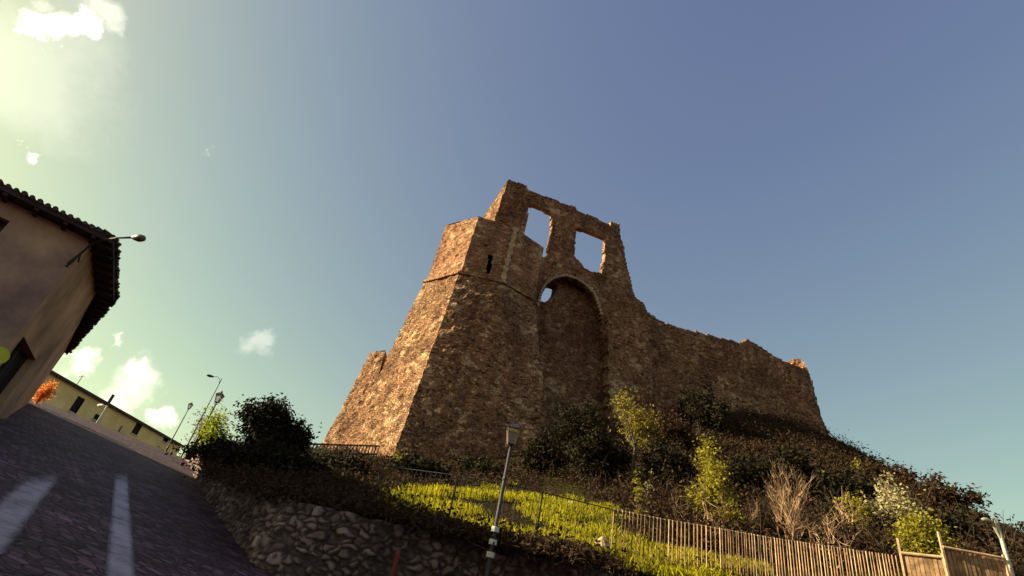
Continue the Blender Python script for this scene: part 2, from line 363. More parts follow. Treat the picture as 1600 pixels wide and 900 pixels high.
# ------------------------------------------------------------------ hill (upper terrain)
ctrl = []
for x, y, z in [tuple(p) for p in wl_sample(2.0)]: ctrl.append((x, y, z))
def cp(px, py, h): p = U(px, py, h); ctrl.append((p[0], p[1], p[2] - 1.7))
for t in ((600, 722, 28.5), (505, 702, 31), (700, 726, 28.8), (780, 722, 29.5), (860, 712, 30), (950, 690, 33), (1015, 672, 35.5), (1100, 655, 38), (1160, 645, 40), (1230, 650, 44), (1290, 665, 47),
          (1330, 705, 45), (1390, 752, 42), (1450, 775, 40), (1500, 800, 38), (1560, 845, 36), (1600, 860, 36),
          (640, 762, 17), (720, 768, 18), (790, 760, 18.5), (860, 770, 18), (960, 798, 17), (1080, 812, 18), (1200, 838, 17.5), (1400, 868, 17), (1550, 890, 17),
          (720, 795, 14.5), (790, 810, 14), (880, 825, 14), (1000, 850, 14), (1150, 868, 14.5),
          (1100, 740, 26), (1200, 730, 29), (1300, 745, 30), (1000, 740, 24), (900, 738, 24), (800, 742, 23.5), (700, 744, 23.5), (600, 745, 23), (1400, 800, 28), (1500, 840, 26),
          (520, 765, 15.5), (470, 765, 13.5), (540, 735, 23), (480, 705, 27), (430, 700, 26), (380, 698, 26), (340, 700, 28), (310, 705, 31), (400, 720, 19), (455, 735, 18)):
    cp(*t)
for x, y, z in ((-4, 40, 9), (0, 50, 8), (10, 50, 13), (25, 55, 16), (32, 52, 15), (45, 45, 8), (40, 60, 6), (-20, 50, 5.6), (-15, 45, 6.2), (0, 75, 2), (50, 80, 0), (30, 20, 5.5), (24, 8, 2.5), (35, 5, 2), (45, 25, 4), (-30, 70, 4), (-8, 60, 5), (-18, 38, 5.3), (70, 20, -1), (60, 60, -2)): ctrl.append((x, y, z))
C_ = np.array(ctrl)
def tps_fit(P, v, lam=.12):
    n = len(P); d = np.linalg.norm(P[:, None] - P[None], axis=2); K = np.where(d > 0, d * d * np.log(d + 1e-9), 0) + lam * np.eye(n) * 5
    A = np.zeros((n + 3, n + 3)); A[:n, :n] = K; A[:n, n] = 1; A[:n, n + 1:] = P; A[n, :n] = 1; A[n + 1:, :n] = P.T
    return np.linalg.solve(A, np.concatenate([v, [0, 0, 0]]))
SC = 10.0
W_ = tps_fit(C_[:, :2] / SC, C_[:, 2])
def hillz(x, y):
    x = np.asarray(x, float); y = np.asarray(y, float); shp = x.shape; P = np.stack([x.ravel(), y.ravel()], -1) / SC
    out = np.full(len(P), W_[-3]) + P @ W_[-2:]
    d = np.linalg.norm(P[:, None] - (C_[None, :, :2] / SC), axis=2); out += np.where(d > 0, d * d * np.log(d + 1e-9), 0) @ W_[:-3]
    return out.reshape(shp) + 1.7
def hz1(x, y):
    return float(hillz(np.array([x]), np.array([y]))[0]) + .22 * nz((x, y, 0), .35)
def hit(px, py, h0=10.4, h1=70):           # where the sight line meets the hill
    r = ray(px, py); hs = np.arange(h0, h1, .15); X = r[0] * hs; Y = r[1] * hs; Z = EYE[2] + r[2] * hs
    g = hillz(X, Y); k = np.nonzero(Z < g)[0]
    if len(k) == 0: return None
    h = hs[k[0]]; return np.array([r[0] * h, r[1] * h, hz1(r[0] * h, r[1] * h)])
W2 = wl_sample(.35)
T2 = np.gradient(W2[:, :2], axis=0); T2 /= np.linalg.norm(T2, axis=1)[:, None]; N2 = np.stack([-T2[:, 1], T2[:, 0]], -1)
if N2[len(N2) // 2, 1] < 0: N2 = -N2
def hill_mesh():
    # fan of strips from the wall line to an outer arc
    n = len(W2); ds = np.concatenate([[0, .25, .5], np.linspace(.8, 1, 1), np.linspace(1.2, 48, 150)])
    outer = np.zeros((n, 2)); a0, a1 = rad(-26), rad(95)
    P = np.zeros((n, len(ds), 3))
    for i in range(n):
        f = i / (n - 1); s0 = W2[i, :2] + N2[i] * .12
        az = a0 + (a1 - a0) * f; o = np.array([math.sin(az), math.cos(az)]) * 85
        for k, d in enumerate(ds):
            g = d / 48; P[i, k, :2] = s0 * (1 - g) + o * g
    Z = hillz(P[:, :, 0], P[:, :, 1])
    for i in range(n):
        for k in range(len(ds)):
            x, y = P[i, k, :2]; P[i, k, 2] = Z[i, k] + .22 * nz((x, y, 0), .35) + .05 * nz((x, y, 0), 2.2) - (.9 if k == 0 else .10 if k < 3 else 0)
    mb = MB(); mb.grid(P); return mb
m, nt, b = new_mat('hill_soil'); tc = nd(nt, 'ShaderNodeTexCoord')
r1 = ramp(nt, [(.35, (.02, .013, .009)), (.5, (.04, .027, .016)), (.6, (.035, .03, .008)), (.72, (.07, .06, .01))]); nt.links.new(noise_n(nt, .45, 8, .7, tc.outputs['Object']), r1.inputs[0])
r2 = ramp(nt, [(.3, (.5, .5, .5)), (.7, (1.3, 1.3, 1.3))]); nt.links.new(noise_n(nt, 6, 8, .7, tc.outputs['Object']), r2.inputs[0])
nt.links.new(mixc(nt, r1.outputs[0], r2.outputs[0], 1, 'MULTIPLY'), b.inputs['Base Color']); b.inputs['Roughness'].default_value = 1; b.inputs['Specular IOR Level'].default_value = 0
bp = nd(nt, 'ShaderNodeBump', Strength=.9, Distance=.15); nt.links.new(noise_n(nt, 3.5, 9, .7, tc.outputs['Object']), bp.inputs['Height']); nt.links.new(bp.outputs[0], b.inputs['Normal'])
tag(hill_mesh().build('hill', m, smooth=True), kind='structure')

# ------------------------------------------------------------------ castle
castle = empty('castle', (-2, 31, 8), label='tall ruined stone castle with sloping tower and two empty windows on top of the hill', cat='castle')
def frustum(bot, top, cell, amp, closed=True, cap=True, hole=None, curve=0.0):
    mb = MB(); n = len(bot)
    rng = range(n) if closed else range(n - 1)
    cen = np.mean(bot, axis=0)
    for i in rng:
        a, b2, c2, d2 = [np.array(v, float) for v in (bot[i], bot[(i + 1) % n], top[(i + 1) % n], top[i])]
        nu = max(2, int(np.linalg.norm(a - b2) / cell)); nv = max(2, int(np.linalg.norm(a - d2) / cell))
        nn = np.cross(b2 - a, d2 - a); nn /= np.linalg.norm(nn)
        if nn.dot(a - cen) < 0: nn = -nn
        P = np.zeros((nv + 1, nu + 1, 3))
        for j in range(nv + 1):
            for k in range(nu + 1):
                s, t = k / nu, j / nv
                p = (a * (1 - s) + b2 * s) * (1 - t) + (d2 * (1 - s) + c2 * s) * t
                e = min(1, 6 * min(s, 1 - s) + .35)
                p = p + nn * rough3(p, amp) * e + np.array([nz(p, 2.1), nz(p + 7, 2.1), 0]) * amp * .5
                if curve: p = p + (p - cen) * np.array([1, 1, 0]) * curve * (1 - t) ** 2.5
                P[j, k] = p
        fn = None
        if hole is not None:
            def fn(j, k, P=P):
                q = P[j:j + 2, k:k + 2].reshape(-1, 3).mean(0); px, py = proj(q)
                return not inpoly(hole, np.array([px]), np.array([py]))[0]
        mb.grid(P, fn)
    if cap:
        o = len(mb.v); mb.v.extend([tuple(t) for t in top]); mb.f.append(tuple(range(o, o + n)))
    return mb
ZL = 19.9; ZT = 25.4
LC = Uz(718, 426, ZL); LL = Uz(663, 441, ZL); LQ = Uz(786, 441, ZL); LR = Uz(836, 470, ZL)
TC_ = Uz(748, 338, ZT); TL = Uz(697, 352, ZT); TQ = Uz(806, 357, ZT); TR = Uz(850, 387, ZT)
def back(p, d, ang=0): return np.array(p) + np.array([math.sin(rad(ang)), math.cos(rad(ang)), 0]) * d
BC = U(612, 716, 29.3); BL = U(533, 700, 33.6); BQ = U(735, 726, 30.0); BR = U(862, 720, 31.2)
for p in (BC, BL, BQ, BR): p[2] -= .5
slope_b = frustum([BC, BQ, BR, back(BR, 12, 0), back(BL, 9, 5), BL], [LC, LQ, LR, back(LR, 9, 0), back(LL, 5, 5), LL], .22, .16, curve=0.0, hole=None)
slope_b.build('tower_base', M_castle, castle, merge=.05)
def inset(pts, k):
    c = np.mean(pts, axis=0); c[2] = 0; out = []
    for p in pts:
        q = np.array(p); d = q - c; d[2] = 0; q = q - d / np.linalg.norm(d) * k; out.append(q)
    return out
lo = [LC, LQ, LR, back(LR, 9, 0), back(LL, 5, 5), LL]; up = [TC_, TQ, TR, back(TR, 8, 0), back(TL, 4, 5), TL]
lo_i = inset(lo, .12)
for p in lo_i: p[2] -= .1
slit = [(764, 397), (770, 399), (766, 428), (759, 426)]
frustum(lo_i, up, .13, .10, hole=slit).build('upper_tower', M_castle2, castle, merge=.03)
# the slit: a dark niche behind the opening
fd = np.array(LQ) - np.array(LC); fd /= np.linalg.norm(fd); fn_ = np.array([fd[1], -fd[0], 0]); fn_ /= np.linalg.norm(fn_)
sc = (np.array(Uz(764, 412, 22.1)))
mb = MB(); mb.box(sc - fn_ * .75, (.7, .9, 1.9), ax=(fd, fn_, (0, 0, 1))); mb.build('arrow_slit', M_darkhole, castle)
# string course between batter and upper tower
mb = MB(); full = lo
for i in (5, 0, 1):
    a, b2 = np.array(full[i]), np.array(full[(i + 1) % 6]); L = np.linalg.norm(b2 - a); k = max(2, int(L / .45)); d = (b2 - a) / L; n_ = np.array([d[1], -d[0], 0])
    n_ /= np.linalg.norm(n_)
    for j in range(k):
        p = a + d * (j + .5) * L / k; mb.box(p + n_ * (.02 + .02 * random.random()), (L / k * .97, .26, .20 + .03 * random.random()), ax=(d, n_, (0, 0, 1)))
mb.build('string_course', M_castle2, castle)
# pale corner quoins on the upper tower
mb = MB()
q0, q1 = np.array(lo_i[1]), np.array(up[1])
for j in range(14):
    p = q0 + (q1 - q0) * (j + .5) / 14; w_ = .42 if j % 2 else .3
    mb.box(p + fn_ * -.02, (w_, .3, .36), ax=(fd, fn_, (0, 0, 1)))
mb.build('quoins', M_ring, castle)
# low bastion behind the left flank
bt = [Uz(602, 547, 14.0), Uz(578, 552, 13.95)]
bb = [U(560, 715, 33.0), U(497, 712, 35.5)]
frustum([bb[0], back(bb[0], 6, 0), back(bb[1], 4, 0), bb[1]], [bt[0], back(bt[0], 5, 0), back(bt[1], 4, 0), bt[1]], .2, .18, curve=.10).build('bastion', M_castle, castle, merge=.03)

# plane of the ruined wall
RA = np.array([-2.45, 34.9, 1.7]); RD = np.array([math.sin(rad(75.5)), math.cos(rad(75.5)), 0]); RN = np.array([RD[1], -RD[0], 0])
def plane_uv(px, py, O, D, N):
    r = ray(px, py); t = (O - EYE).dot(N) / r.dot(N); p = EYE + r * t; return ((p - O).dot(D), p[2])
def mask_wall(O, D, N, outer, holes, cell, thick, amp=.08, batter=None, zmin=None):
    po = [plane_uv(*q, O, D, N) for q in outer]; ph = [[plane_uv(*q, O, D, N) for q in hh] for hh in holes]
    us = [p[0] for p in po]; vs = [p[1] for p in po]
    u0, u1, v0, v1 = min(us), max(us), min(vs), max(vs); nu = int((u1 - u0) / cell) + 2; nv = int((v1 - v0) / cell) + 2
    uu = u0 + (np.arange(nu) + .5) * cell; vv = v0 + (np.arange(nv) + .5) * cell
    Ug, Vg = np.meshgrid(uu, vv, indexing='ij')
    # ragged edge: shift the sample point a little
    J = np.array([[noise.noise(Vector((a * 1.3, b2 * 1.3, 3))) + .6 * noise.noise(Vector((a * 3.1, b2 * 3.1, 8))) for b2 in vv] for a in uu]) * cell * .35
    ins = inpoly(po, Ug + J, Vg + J.clip(-.1, .1))
    for hh in ph: ins &= ~inpoly(hh, Ug + J, Vg - J)
    mb = MB(); vid = {}
    def V(i, j, s):
        k = (i, j, s)
        if k not in vid:
            u, v = u0 + i * cell, v0 + j * cell; p = O + D * u; p = np.array([p[0], p[1], v])
            jit = np.array([nz(p, 4.3), nz(p + 5, 4.3), nz(p + 9, 4.3)]) * cell * .26
            p = p + jit
            if s == 0: p = p + N * rough3(p, amp) + (N * batter * max(0, (v1 - v)) if batter else 0)
            else: p = p - N * thick
            vid[k] = len(mb.v); mb.v.append(tuple(p))
        return vid[k]
    for i in range(nu):
        for j in range(nv):
            if not ins[i, j]: continue
            mb.f.append((V(i, j, 0), V(i + 1, j, 0), V(i + 1, j + 1, 0), V(i, j + 1, 0)))
            mb.f.append((V(i, j, 1), V(i, j + 1, 1), V(i + 1, j + 1, 1), V(i + 1, j, 1)))
            for di, dj, e in ((-1, 0, ((0, 1), (0, 0))), (1, 0, ((1, 0), (1, 1))), (0, -1, ((0, 0), (1, 0))), (0, 1, ((1, 1), (0, 1)))):
                a, b2 = i + di, j + dj
                if 0 <= a < nu and 0 <= b2 < nv and ins[a, b2]: continue
                (x1, y1), (x2, y2) = e
                mb.f.append((V(i + x1, j + y1, 0), V(i + x1, j + y1, 1), V(i + x2, j + y2, 1), V(i + x2, j + y2, 0)))
    return mb
outer = [(794, 281), (812, 286), (823, 291), (826, 297), (860, 309), (884, 320), (899, 322), (902, 329), (930, 340), (950, 349), (954, 352), (955, 346), (969, 350), (970, 372), (975, 385), (978, 410), (984, 430), (988, 452), (994, 465), (1008, 475), (1018, 560), (1022, 690), (830, 690), (800, 500), (770, 420), (772, 345)]
w1 = [(828, 318), (845, 324), (863, 334), (862, 360), (855, 402), (846, 404), (815, 410), (821, 360)]
w2 = [(901, 355), (922, 362), (946, 371), (945, 400), (941, 427), (925, 425), (915, 420), (905, 408), (897, 400), (899, 380)]
arch = [(840, 700), (842, 480), (846, 458), (855, 443), (868, 435), (883, 432), (900, 437), (915, 447), (927, 460), (933, 476), (940, 500), (952, 610), (958, 700)]
mask_wall(RA, RD, RN, outer, [w1, w2, arch], .12, .5, .08).build('window_wall', M_castle, castle)
# recessed wall inside the arch, with its small hole
arch_d = [(830, 400), (868, 403), (960, 438), (990, 480), (1000, 700), (958, 700), *arch[::-1][1:], (828, 700)]
mask_wall(RA - RN * .48, RD, RN, arch_d, [], .14, .7, .05).build('arch_barrel', M_castle, castle)
RA2 = RA - RN * 1.1
rec = [(826, 700), (826, 430), (868, 402), (960, 438), (990, 700)]
hole = [(838, 452), (846, 443), (858, 440), (872, 443), (870, 454), (862, 466), (854, 472), (838, 470)]
mask_wall(RA2, RD, RN, rec, [hole], .12, 1.2, .12).build('arch_back_wall', M_castle, castle)
# arch ring of thin pale stones
mb = MB(); ap = [np.array(plane_uv(*q, RA, RD, RN)) for q in [(841, 478), (846, 458), (855, 443), (868, 435), (883, 432), (900, 437), (915, 447), (927, 460), (933, 476), (938, 492)]]
seg = np.concatenate([[0], np.cumsum([np.linalg.norm(ap[i + 1] - ap[i]) for i in range(len(ap) - 1)])]); nvs = 30
cpt = np.mean(ap, axis=0) - np.array([0, .4])
for k in range(nvs):
    s = (k + .5) / nvs * seg[-1]; u = np.interp(s, seg, [a[0] for a in ap]); v = np.interp(s, seg, [a[1] for a in ap])
    rr = np.array([u, v]) - cpt; rr /= np.linalg.norm(rr); R3 = RD * rr[0] + np.array([0, 0, rr[1]]); T3 = RD * -rr[1] + np.array([0, 0, rr[0]])
    c3 = RA + RD * u; c3 = np.array([c3[0], c3[1], v]) + R3 * .10 + RN * .04
    mb.box(c3, (seg[-1] / nvs * .93, .22, .19 + .06 * random.random()), ax=(T3, RN, R3))
mb.build('arch_ring', M_ring, castle)
# broken return wall running back from the left end of the window wall
RD2 = np.array([-.72, .69, 0]); RN2 = np.array([-RD2[1], RD2[0], 0]); RN2 = RN2 if RN2.dot(np.array([-.9, -.4, 0])) > 0 else -RN2
e0 = plane_uv(794, 281, RA, RD, RN); P0 = RA + RD * e0[0]; ztop = e0[1]
mb = MB(); prof = [(0, ztop - .05), (.5, ztop - .9), (.9, ztop - 1.6), (1.3, ztop - 2.4), (1.7, ztop - 3.2), (2.6, ztop - 5.4)]
nu_, nv_ = 18, 60; P = np.zeros((nu_, nv_, 3)); P2 = P.copy()
for i in range(nu_):
    u = 2.6 * i / (nu_ - 1); zt = np.interp(u, [p[0] for p in prof], [p[1] for p in prof]) + .12 * nz((u, 0, 0), 3)
    for j in range(nv_):
        z = 23 + (zt - 23) * j / (nv_ - 1); p = np.array([P0[0], P0[1], z]) + RD2 * u; p = p + RN2 * rough3(p, .06)
        P[i, j] = p; P2[i, j] = p - RN2 * 1.0
mb.grid(P); mb.grid(P2)
for i in range(nu_ - 1): mb.add([P[i, -1], P[i + 1, -1], P2[i + 1, -1], P2[i, -1]], [(0, 1, 2, 3)])
mb.build('return_wall', M_castle, castle)
# pier to the right of the arch
pier = [(950, 492), (990, 478), (1010, 490), (1018, 560), (1022, 690), (955, 690), (951, 600)]
mask_wall(RA + RN * .55, RD, RN, pier, [], .14, 1.0, .09).build('pier', M_castle, castle)
# rampart on the right
RB = RA - RN * .6
ramp_o = [(985, 470), (1000, 474), (1012, 489), (1040, 505), (1075, 515), (1120, 526), (1160, 536), (1168, 530), (1180, 536), (1200, 550), (1232, 568), (1262, 577), (1270, 600), (1278, 628), (1283, 650), (1300, 690), (1300, 720), (985, 720)]
mask_wall(RB, RD, RN, ramp_o, [], .16, 1.2, .12).build('rampart', M_castle, castle)
ramp_l = [(1010, 520), (1050, 548), (1100, 575), (1160, 592), (1220, 622), (1278, 648), (1300, 690), (1300, 720), (1010, 720)]
mask_wall(RB + RN * .45, RD, RN, ramp_l, [], .2, .6, .2).build('rampart_foot', M_castle, castle)
# broken stub of the inner wall that catches the sun above the rampart's end
for quad, z0, nm in (([(1228, 566), (1240, 560), (1252, 562), (1262, 577), (1256, 590), (1240, 590)], 0, 'wall_stub'), ([(1158, 537), (1163, 530), (1170, 531), (1172, 540), (1168, 550), (1158, 550)], 0, 'wall_stub')):
    D3 = np.array([math.sin(rad(20)), math.cos(rad(20)), 0]); N3 = np.array([-D3[1], D3[0], 0]); pc = U(quad[3][0], quad[3][1], 50 if quad[0][0] > 1200 else 45)
    D3 = np.array([math.sin(rad(118)), math.cos(rad(118)), 0]); N3 = np.array([D3[1], -D3[0], 0])
    u_, v_ = plane_uv(*quad[3], RB, RD, RN); pc = RB + RD * u_ - RN * 1.7; pc[2] = 1.7
    mask_wall(pc, D3, N3, quad, [], .15, 1.2, .2).build(nm, M_castle, castle)

# ------------------------------------------------------------------ plastered house on the left
M_plaster = plain_mat('old_brown_plaster', (.50, .295, .215), .95, .3, .45, bump=.8, col2=(.20, .11, .105), spec=.05)
M_plaster2 = plain_mat('ochre_plaster', (.50, .28, .17), .95, .35, .6, bump=.4)
M_tile = plain_mat('dark_roof_tiles', (.10, .055, .045), .9, .5, 3)
M_eave = plain_mat('dark_eave_wood', (.05, .03, .03), .9, .3, 3)
E_ = 6.0
ec = Uz(181, 374, E_); ec[2] = E_ + 1.7
ePL = Uz(0, 285, E_); dL = np.array([ec[0] - ePL[0], ec[1] - ePL[1], 0]); dL /= np.linalg.norm(dL)
ePR = Uz(181, 465, E_); dR = np.array([ePR[0] - ec[0], ePR[1] - ec[1], 0]); dR /= np.linalg.norm(dR)
nL = np.array([dL[1], -dL[0], 0]); nR = np.array([dR[1], -dR[0], 0])
if nL[1] > 0: nL = -nL
if nR[0] < 0: nR = -nR
LEN_L, OV = 11.0, .5
LEN_R = float(np.linalg.norm((ePR - ec)[:2])); e3 = Uz(108, 550, E_); e3[2] = ec[2]; ePR[2] = ec[2]
dF = e3 - ePR; LEN_F = np.linalg.norm(dF); dF /= LEN_F; nF = np.array([-dF[1], dF[0], 0]); nF = nF if nF[0] > 0 else -nF
house = empty('house', (ec[0] - 1, ec[1] + .5, lowz(ec[0], ec[1])), label='two storey brown plastered house with tiled eaves at the left edge above the road', cat='house')
# wall corner from outer eave corner (solve for offsets along both normals)
A2 = np.array([nL[:2], nR[:2]]); off2 = np.linalg.solve(A2, [-OV, -OV]); wc = ec.copy(); wc[:2] += off2; wz = E_ + 1.7 - .12
def wallface(p0, d, length, holes, n, zb):
    mb = MB(); us = sorted({0, length, *[h_[0] for h_ in holes], *[h_[1] for h_ in holes]}); zs = sorted({zb, wz, *[h_[2] for h_ in holes], *[h_[3] for h_ in holes]})
    for i in range(len(us) - 1):
        for j in range(len(zs) - 1):
            cu, cz = (us[i] + us[i + 1]) / 2, (zs[j] + zs[j + 1]) / 2
            if any(h_[0] < cu < h_[1] and h_[2] < cz < h_[3] for h_ in holes): continue
            q = [p0 + d * us[i], p0 + d * us[i + 1]]
            mb.add([(q[0][0], q[0][1], zs[j]), (q[1][0], q[1][1], zs[j]), (q[1][0], q[1][1], zs[j + 1]), (q[0][0], q[0][1], zs[j + 1])], [(0, 1, 2, 3)])
    for h_ in holes:                        # reveals
        for (ua, za, ub, zb_) in ((h_[0], h_[2], h_[0], h_[3]), (h_[1], h_[2], h_[1], h_[3]), (h_[0], h_[2], h_[1], h_[2]), (h_[0], h_[3], h_[1], h_[3])):
            a, b2 = p0 + d * ua, p0 + d * ub; c_, e_ = a - n * .3, b2 - n * .3
            mb.add([(a[0], a[1], za), (b2[0], b2[1], zb_), (e_[0], e_[1], zb_), (c_[0], c_[1], za)], [(0, 1, 2, 3)])
    return mb
def on_wall(px, py, p0, d, n):
    r = ray(px, py); t = (p0 - EYE).dot(n) / r.dot(n); p = EYE + r * t; return (p - p0).dot(d), p[2]
u1, z1 = on_wall(45, 541, wc, dR, nR); zbase = lowz(wc[0], wc[1]) - 1.0
dz_top = min(z1, wz - 2.5)
doorR = (max(.5, u1 - 1.4), max(.5, u1 - 1.4) + 2.4, zbase, dz_top)
uL, zL = on_wall(3, 347, wc, -dL, nL)
winL = (uL - .1, uL + .95, zL - 1.3, zL + .1)
wallface(wc, -dL, LEN_L, [winL], nL, zbase).build('front_wall', M_plaster, house)
def corner_in(p, na, nb): q = p.copy(); q[:2] += np.linalg.solve(np.array([na[:2], nb[:2]]), [-OV, -OV]); q[2] = wc[2]; return q
w2_ = corner_in(ePR, nR, nF); w3_ = e3 - nF * .13 - dF * .05; w3_[2] = wc[2]
LR_ = float(np.linalg.norm((w2_ - wc)[:2])); LF_ = float(np.linalg.norm((w3_ - w2_)[:2])); dR = (w2_ - wc) / LR_; dR[2] = 0
wallface(wc, dR, LR_, [doorR], nR, zbase).build('side_wall', M_plaster2, house)
wallface(w2_, (w3_ - w2_) / LF_, LF_, [], nF, zbase).build('side_wall', M_plaster2, house)
mb = MB(); a = wc - dL * LEN_L; b2 = w3_ - dL * LEN_L * .8; c2 = w3_
for p, q in ((a, b2), (b2, c2)): mb.add([(p[0], p[1], zbase), (q[0], q[1], zbase), (q[0], q[1], wz), (p[0], p[1], wz)], [(0, 1, 2, 3)])
mb.build('rear_wall', M_plaster, house)
def panel(h_, p0, d, n, name, mat, depth=.26):
    mb = MB(); uc = (h_[0] + h_[1]) / 2; zc = (h_[2] + h_[3]) / 2; p = p0 + d * uc - n * depth; mb.box((p[0], p[1], zc), (h_[1] - h_[0] - .02, .06, h_[3] - h_[2] - .02), ax=(d, n, (0, 0, 1))); o = mb.build(name, mat, house)
    mb = MB()
    for du in (-(h_[1] - h_[0]) / 2 + .05, 0, (h_[1] - h_[0]) / 2 - .05): q = p + d * du + n * .06; mb.box((q[0], q[1], zc), (.09, .06, h_[3] - h_[2] - .04), ax=(d, n, (0, 0, 1)))
    f = mb.build(name + '_frame', M_eave, o); return o
panel(winL, wc, -dL, nL, 'window', M_darkhole); panel(doorR, wc, dR, nR, 'door', M_darkhole)
# roof: hipped, with overhang, rows of round tiles along the eaves
ez = E_ + 1.7; eL0 = ec - dL * (LEN_L + OV); eB = e3 - dL * (LEN_L * .8 + OV)
EV = [eL0, ec, ePR, e3, eB]; EV = [np.array([p[0], p[1], ez]) for p in EV]
cenp = np.mean(EV, axis=0); apex = cenp + np.array([0, 0, 1.0])
mb = MB()
for i in range(5): mb.add([EV[i], EV[(i + 1) % 5], apex], [(0, 1, 2)])
mb.add([p - np.array([0, 0, .1]) for p in EV], [(0, 1, 2, 3, 4)])
roof = mb.build('roof', M_tile, house)
mb = MB(); eb = MB()
for i in range(3):
    a, b2 = EV[i], EV[i + 1]; L = np.linalg.norm(b2 - a); d = (b2 - a) / L; n_ = np.array([d[1], -d[0], 0])
    if n_.dot(a - cenp) < 0: n_ = -n_
    D = (a - cenp).dot(n_); k = int(L / .155)
    for j in range(k):
        s_ = (j + .5) * L / k; p = a + d * s_; run = min(1.6, 1.2 * min(s_, L - s_) + .25); o0 = .07 + random.uniform(-.04, .04)
        mb.tube([p + n_ * o0 + np.array([0, 0, .015 - o0 * 1.5 / D]), p - n_ * run + np.array([0, 0, .02 + run * 1.5 / D])], [.05 + random.uniform(-.01, .012), .048], 7)
    eb.box((a + b2) / 2 - n_ * .03 + np.array([0, 0, -.07]), (L, .07, .15), ax=(d, n_, (0, 0, 1)))
    for j in range(int(L / .6)): q = a + d * (j + .5) * .6 - n_ * (OV / 2); q[2] = ez - .16; eb.box(q, (.09, OV * .9, .1), ax=(d, n_, (0, 0, 1)))
mb.build('roof_tiles', M_tile, roof); eb.build('eave', M_eave, house)
# ridge finial lump on the eave (broken tile)
# lamp on a bracket at the house corner
lp = Uz(224, 370, E_ - .05); base_l = wc.copy(); base_l[2] = ez - .9
M_headd = plain_mat('dull_lamp_housing', (.14, .09, .07), .4, .2, 5)
sl = empty('wall_lamp', base_l, label='street light on a thin bracket sticking out from the house corner against the sky', cat='street light')
mb = MB(); tip = Uz(205, 371, E_ - .1); mid = np.array([ec[0] + .1, ec[1], ez - .12]) + nR * .1
def wpt(px, py, o): u, z = on_wall(px, py, wc + nL * o, -dL, nL); q = wc + nL * o - dL * u; return np.array([q[0], q[1], z])
mb.tube([wpt(104, 416, .0), wpt(109, 411, .12), wpt(147, 378, .25), Uz(182, 372, E_ - .32), tip], [.03, .045, .03, .02, .026], 8)
mb.tube([wpt(122, 410, .0), wpt(126, 396, .16)], .02, 6); mb.build('bracket', M_iron, sl)
hd = tip; dv = (Uz(226, 370, E_ - .05) - tip); dv[2] = 0; L = np.linalg.norm(dv); dv /= L
mb = MB(); prof = [(.0, .03), (.1, .05), (.35, .10), (.6, .125), (.85, .10), (1.0, .02)]
side = np.array([-dv[1], dv[0], 0])
mb.tube([hd + dv * L * t * 1.15 for t, _ in prof], [r * .78 for _, r in prof], 12); mb.build('lamp_head', M_headd, sl, smooth=True)
# round yellow sign on the front of the house
p = EYE + ray(-4, 556) * ((wc + nL * .12 - EYE).dot(nL) / ray(-4, 556).dot(nL))
sg = empty('round_sign', p, label='round yellow sign on the house front at the left edge', cat='sign')
mb = MB(); mb.tube([p, p + nL * .04], .2, 24); mb.build('sign_plate', plain_mat('yellow_sign', (.5, .46, .03), .5, .1, 3), sg)
mb = MB(); mb.tube([p - nL * .14, p], .03, 8); mb.build('bracket', M_iron, sg)

# ------------------------------------------------------------------ far ochre building
M_ochre = plain_mat('ochre_render', (.90, .60, .26), .9, .15, .35, bump=.2)
M_roofd = plain_mat('far_roof', (.07, .05, .05), .9, .3, 1)
fa = Uz(70, 577, 12.9); fb = Uz(283, 697, 12.9 * 1.0)
fa = U(66, 575, 86); zt = fa[2]; fb = Uz(283, 697, zt - 1.7)
d = fb - fa; Lf = np.linalg.norm(d); d = d / Lf; n_ = np.array([d[1], -d[0], 0]); n_ = n_ if n_.dot(-fa) > 0 else -n_
far = empty('far_building', ((fa[0] + fb[0]) / 2, (fa[1] + fb[1]) / 2, zt - 6), label='long low ochre building with dark roof edge beyond the crest of the road', cat='building')
def fuz(px, py): r = ray(px, py); t = (fa - EYE).dot(n_) / r.dot(n_); p = EYE + r * t; return (p - fa).dot(d), p[2]
wins = []
for pts in (((121, 632), 7, 17), ((152, 652), 6, 6), ((214, 670), 7, 12), ((259, 687), 6, 5)):
    (px, py), ww, hw = pts; u, z = fuz(px, py); mpp = np.linalg.norm((fa + d * u) - EYE) / F
    wins.append((u - ww * mpp * .95, u + ww * mpp * .95, z - hw * mpp * .55, z + hw * mpp * .5))
def rectwall(p0, d, length, zb, zt, holes, n, dep=.35):
    mb = MB(); us = sorted({0, length, *[h_[0] for h_ in holes], *[h_[1] for h_ in holes]}); zs = sorted({zb, zt, *[h_[2] for h_ in holes], *[h_[3] for h_ in holes]})
    for i in range(len(us) - 1):
        for j in range(len(zs) - 1):
            cu, cz = (us[i] + us[i + 1]) / 2, (zs[j] + zs[j + 1]) / 2
            if any(h_[0] < cu < h_[1] and h_[2] < cz < h_[3] for h_ in holes): continue
            a, b2 = p0 + d * us[i], p0 + d * us[i + 1]; mb.add([(a[0], a[1], zs[j]), (b2[0], b2[1], zs[j]), (b2[0], b2[1], zs[j + 1]), (a[0], a[1], zs[j + 1])], [(0, 1, 2, 3)])
    return mb
mb = rectwall(fa, d, Lf, zt - 9, zt, wins, n_)
q = [fa, fa - n_ * 9, fb - n_ * 9, fb]
for i in range(3): mb.add([(q[i][0], q[i][1], zt - 9), (q[i + 1][0], q[i + 1][1], zt - 9), (q[i + 1][0], q[i + 1][1], zt), (q[i][0], q[i][1], zt)], [(0, 1, 2, 3)])
mb.build('wall', M_ochre, far)
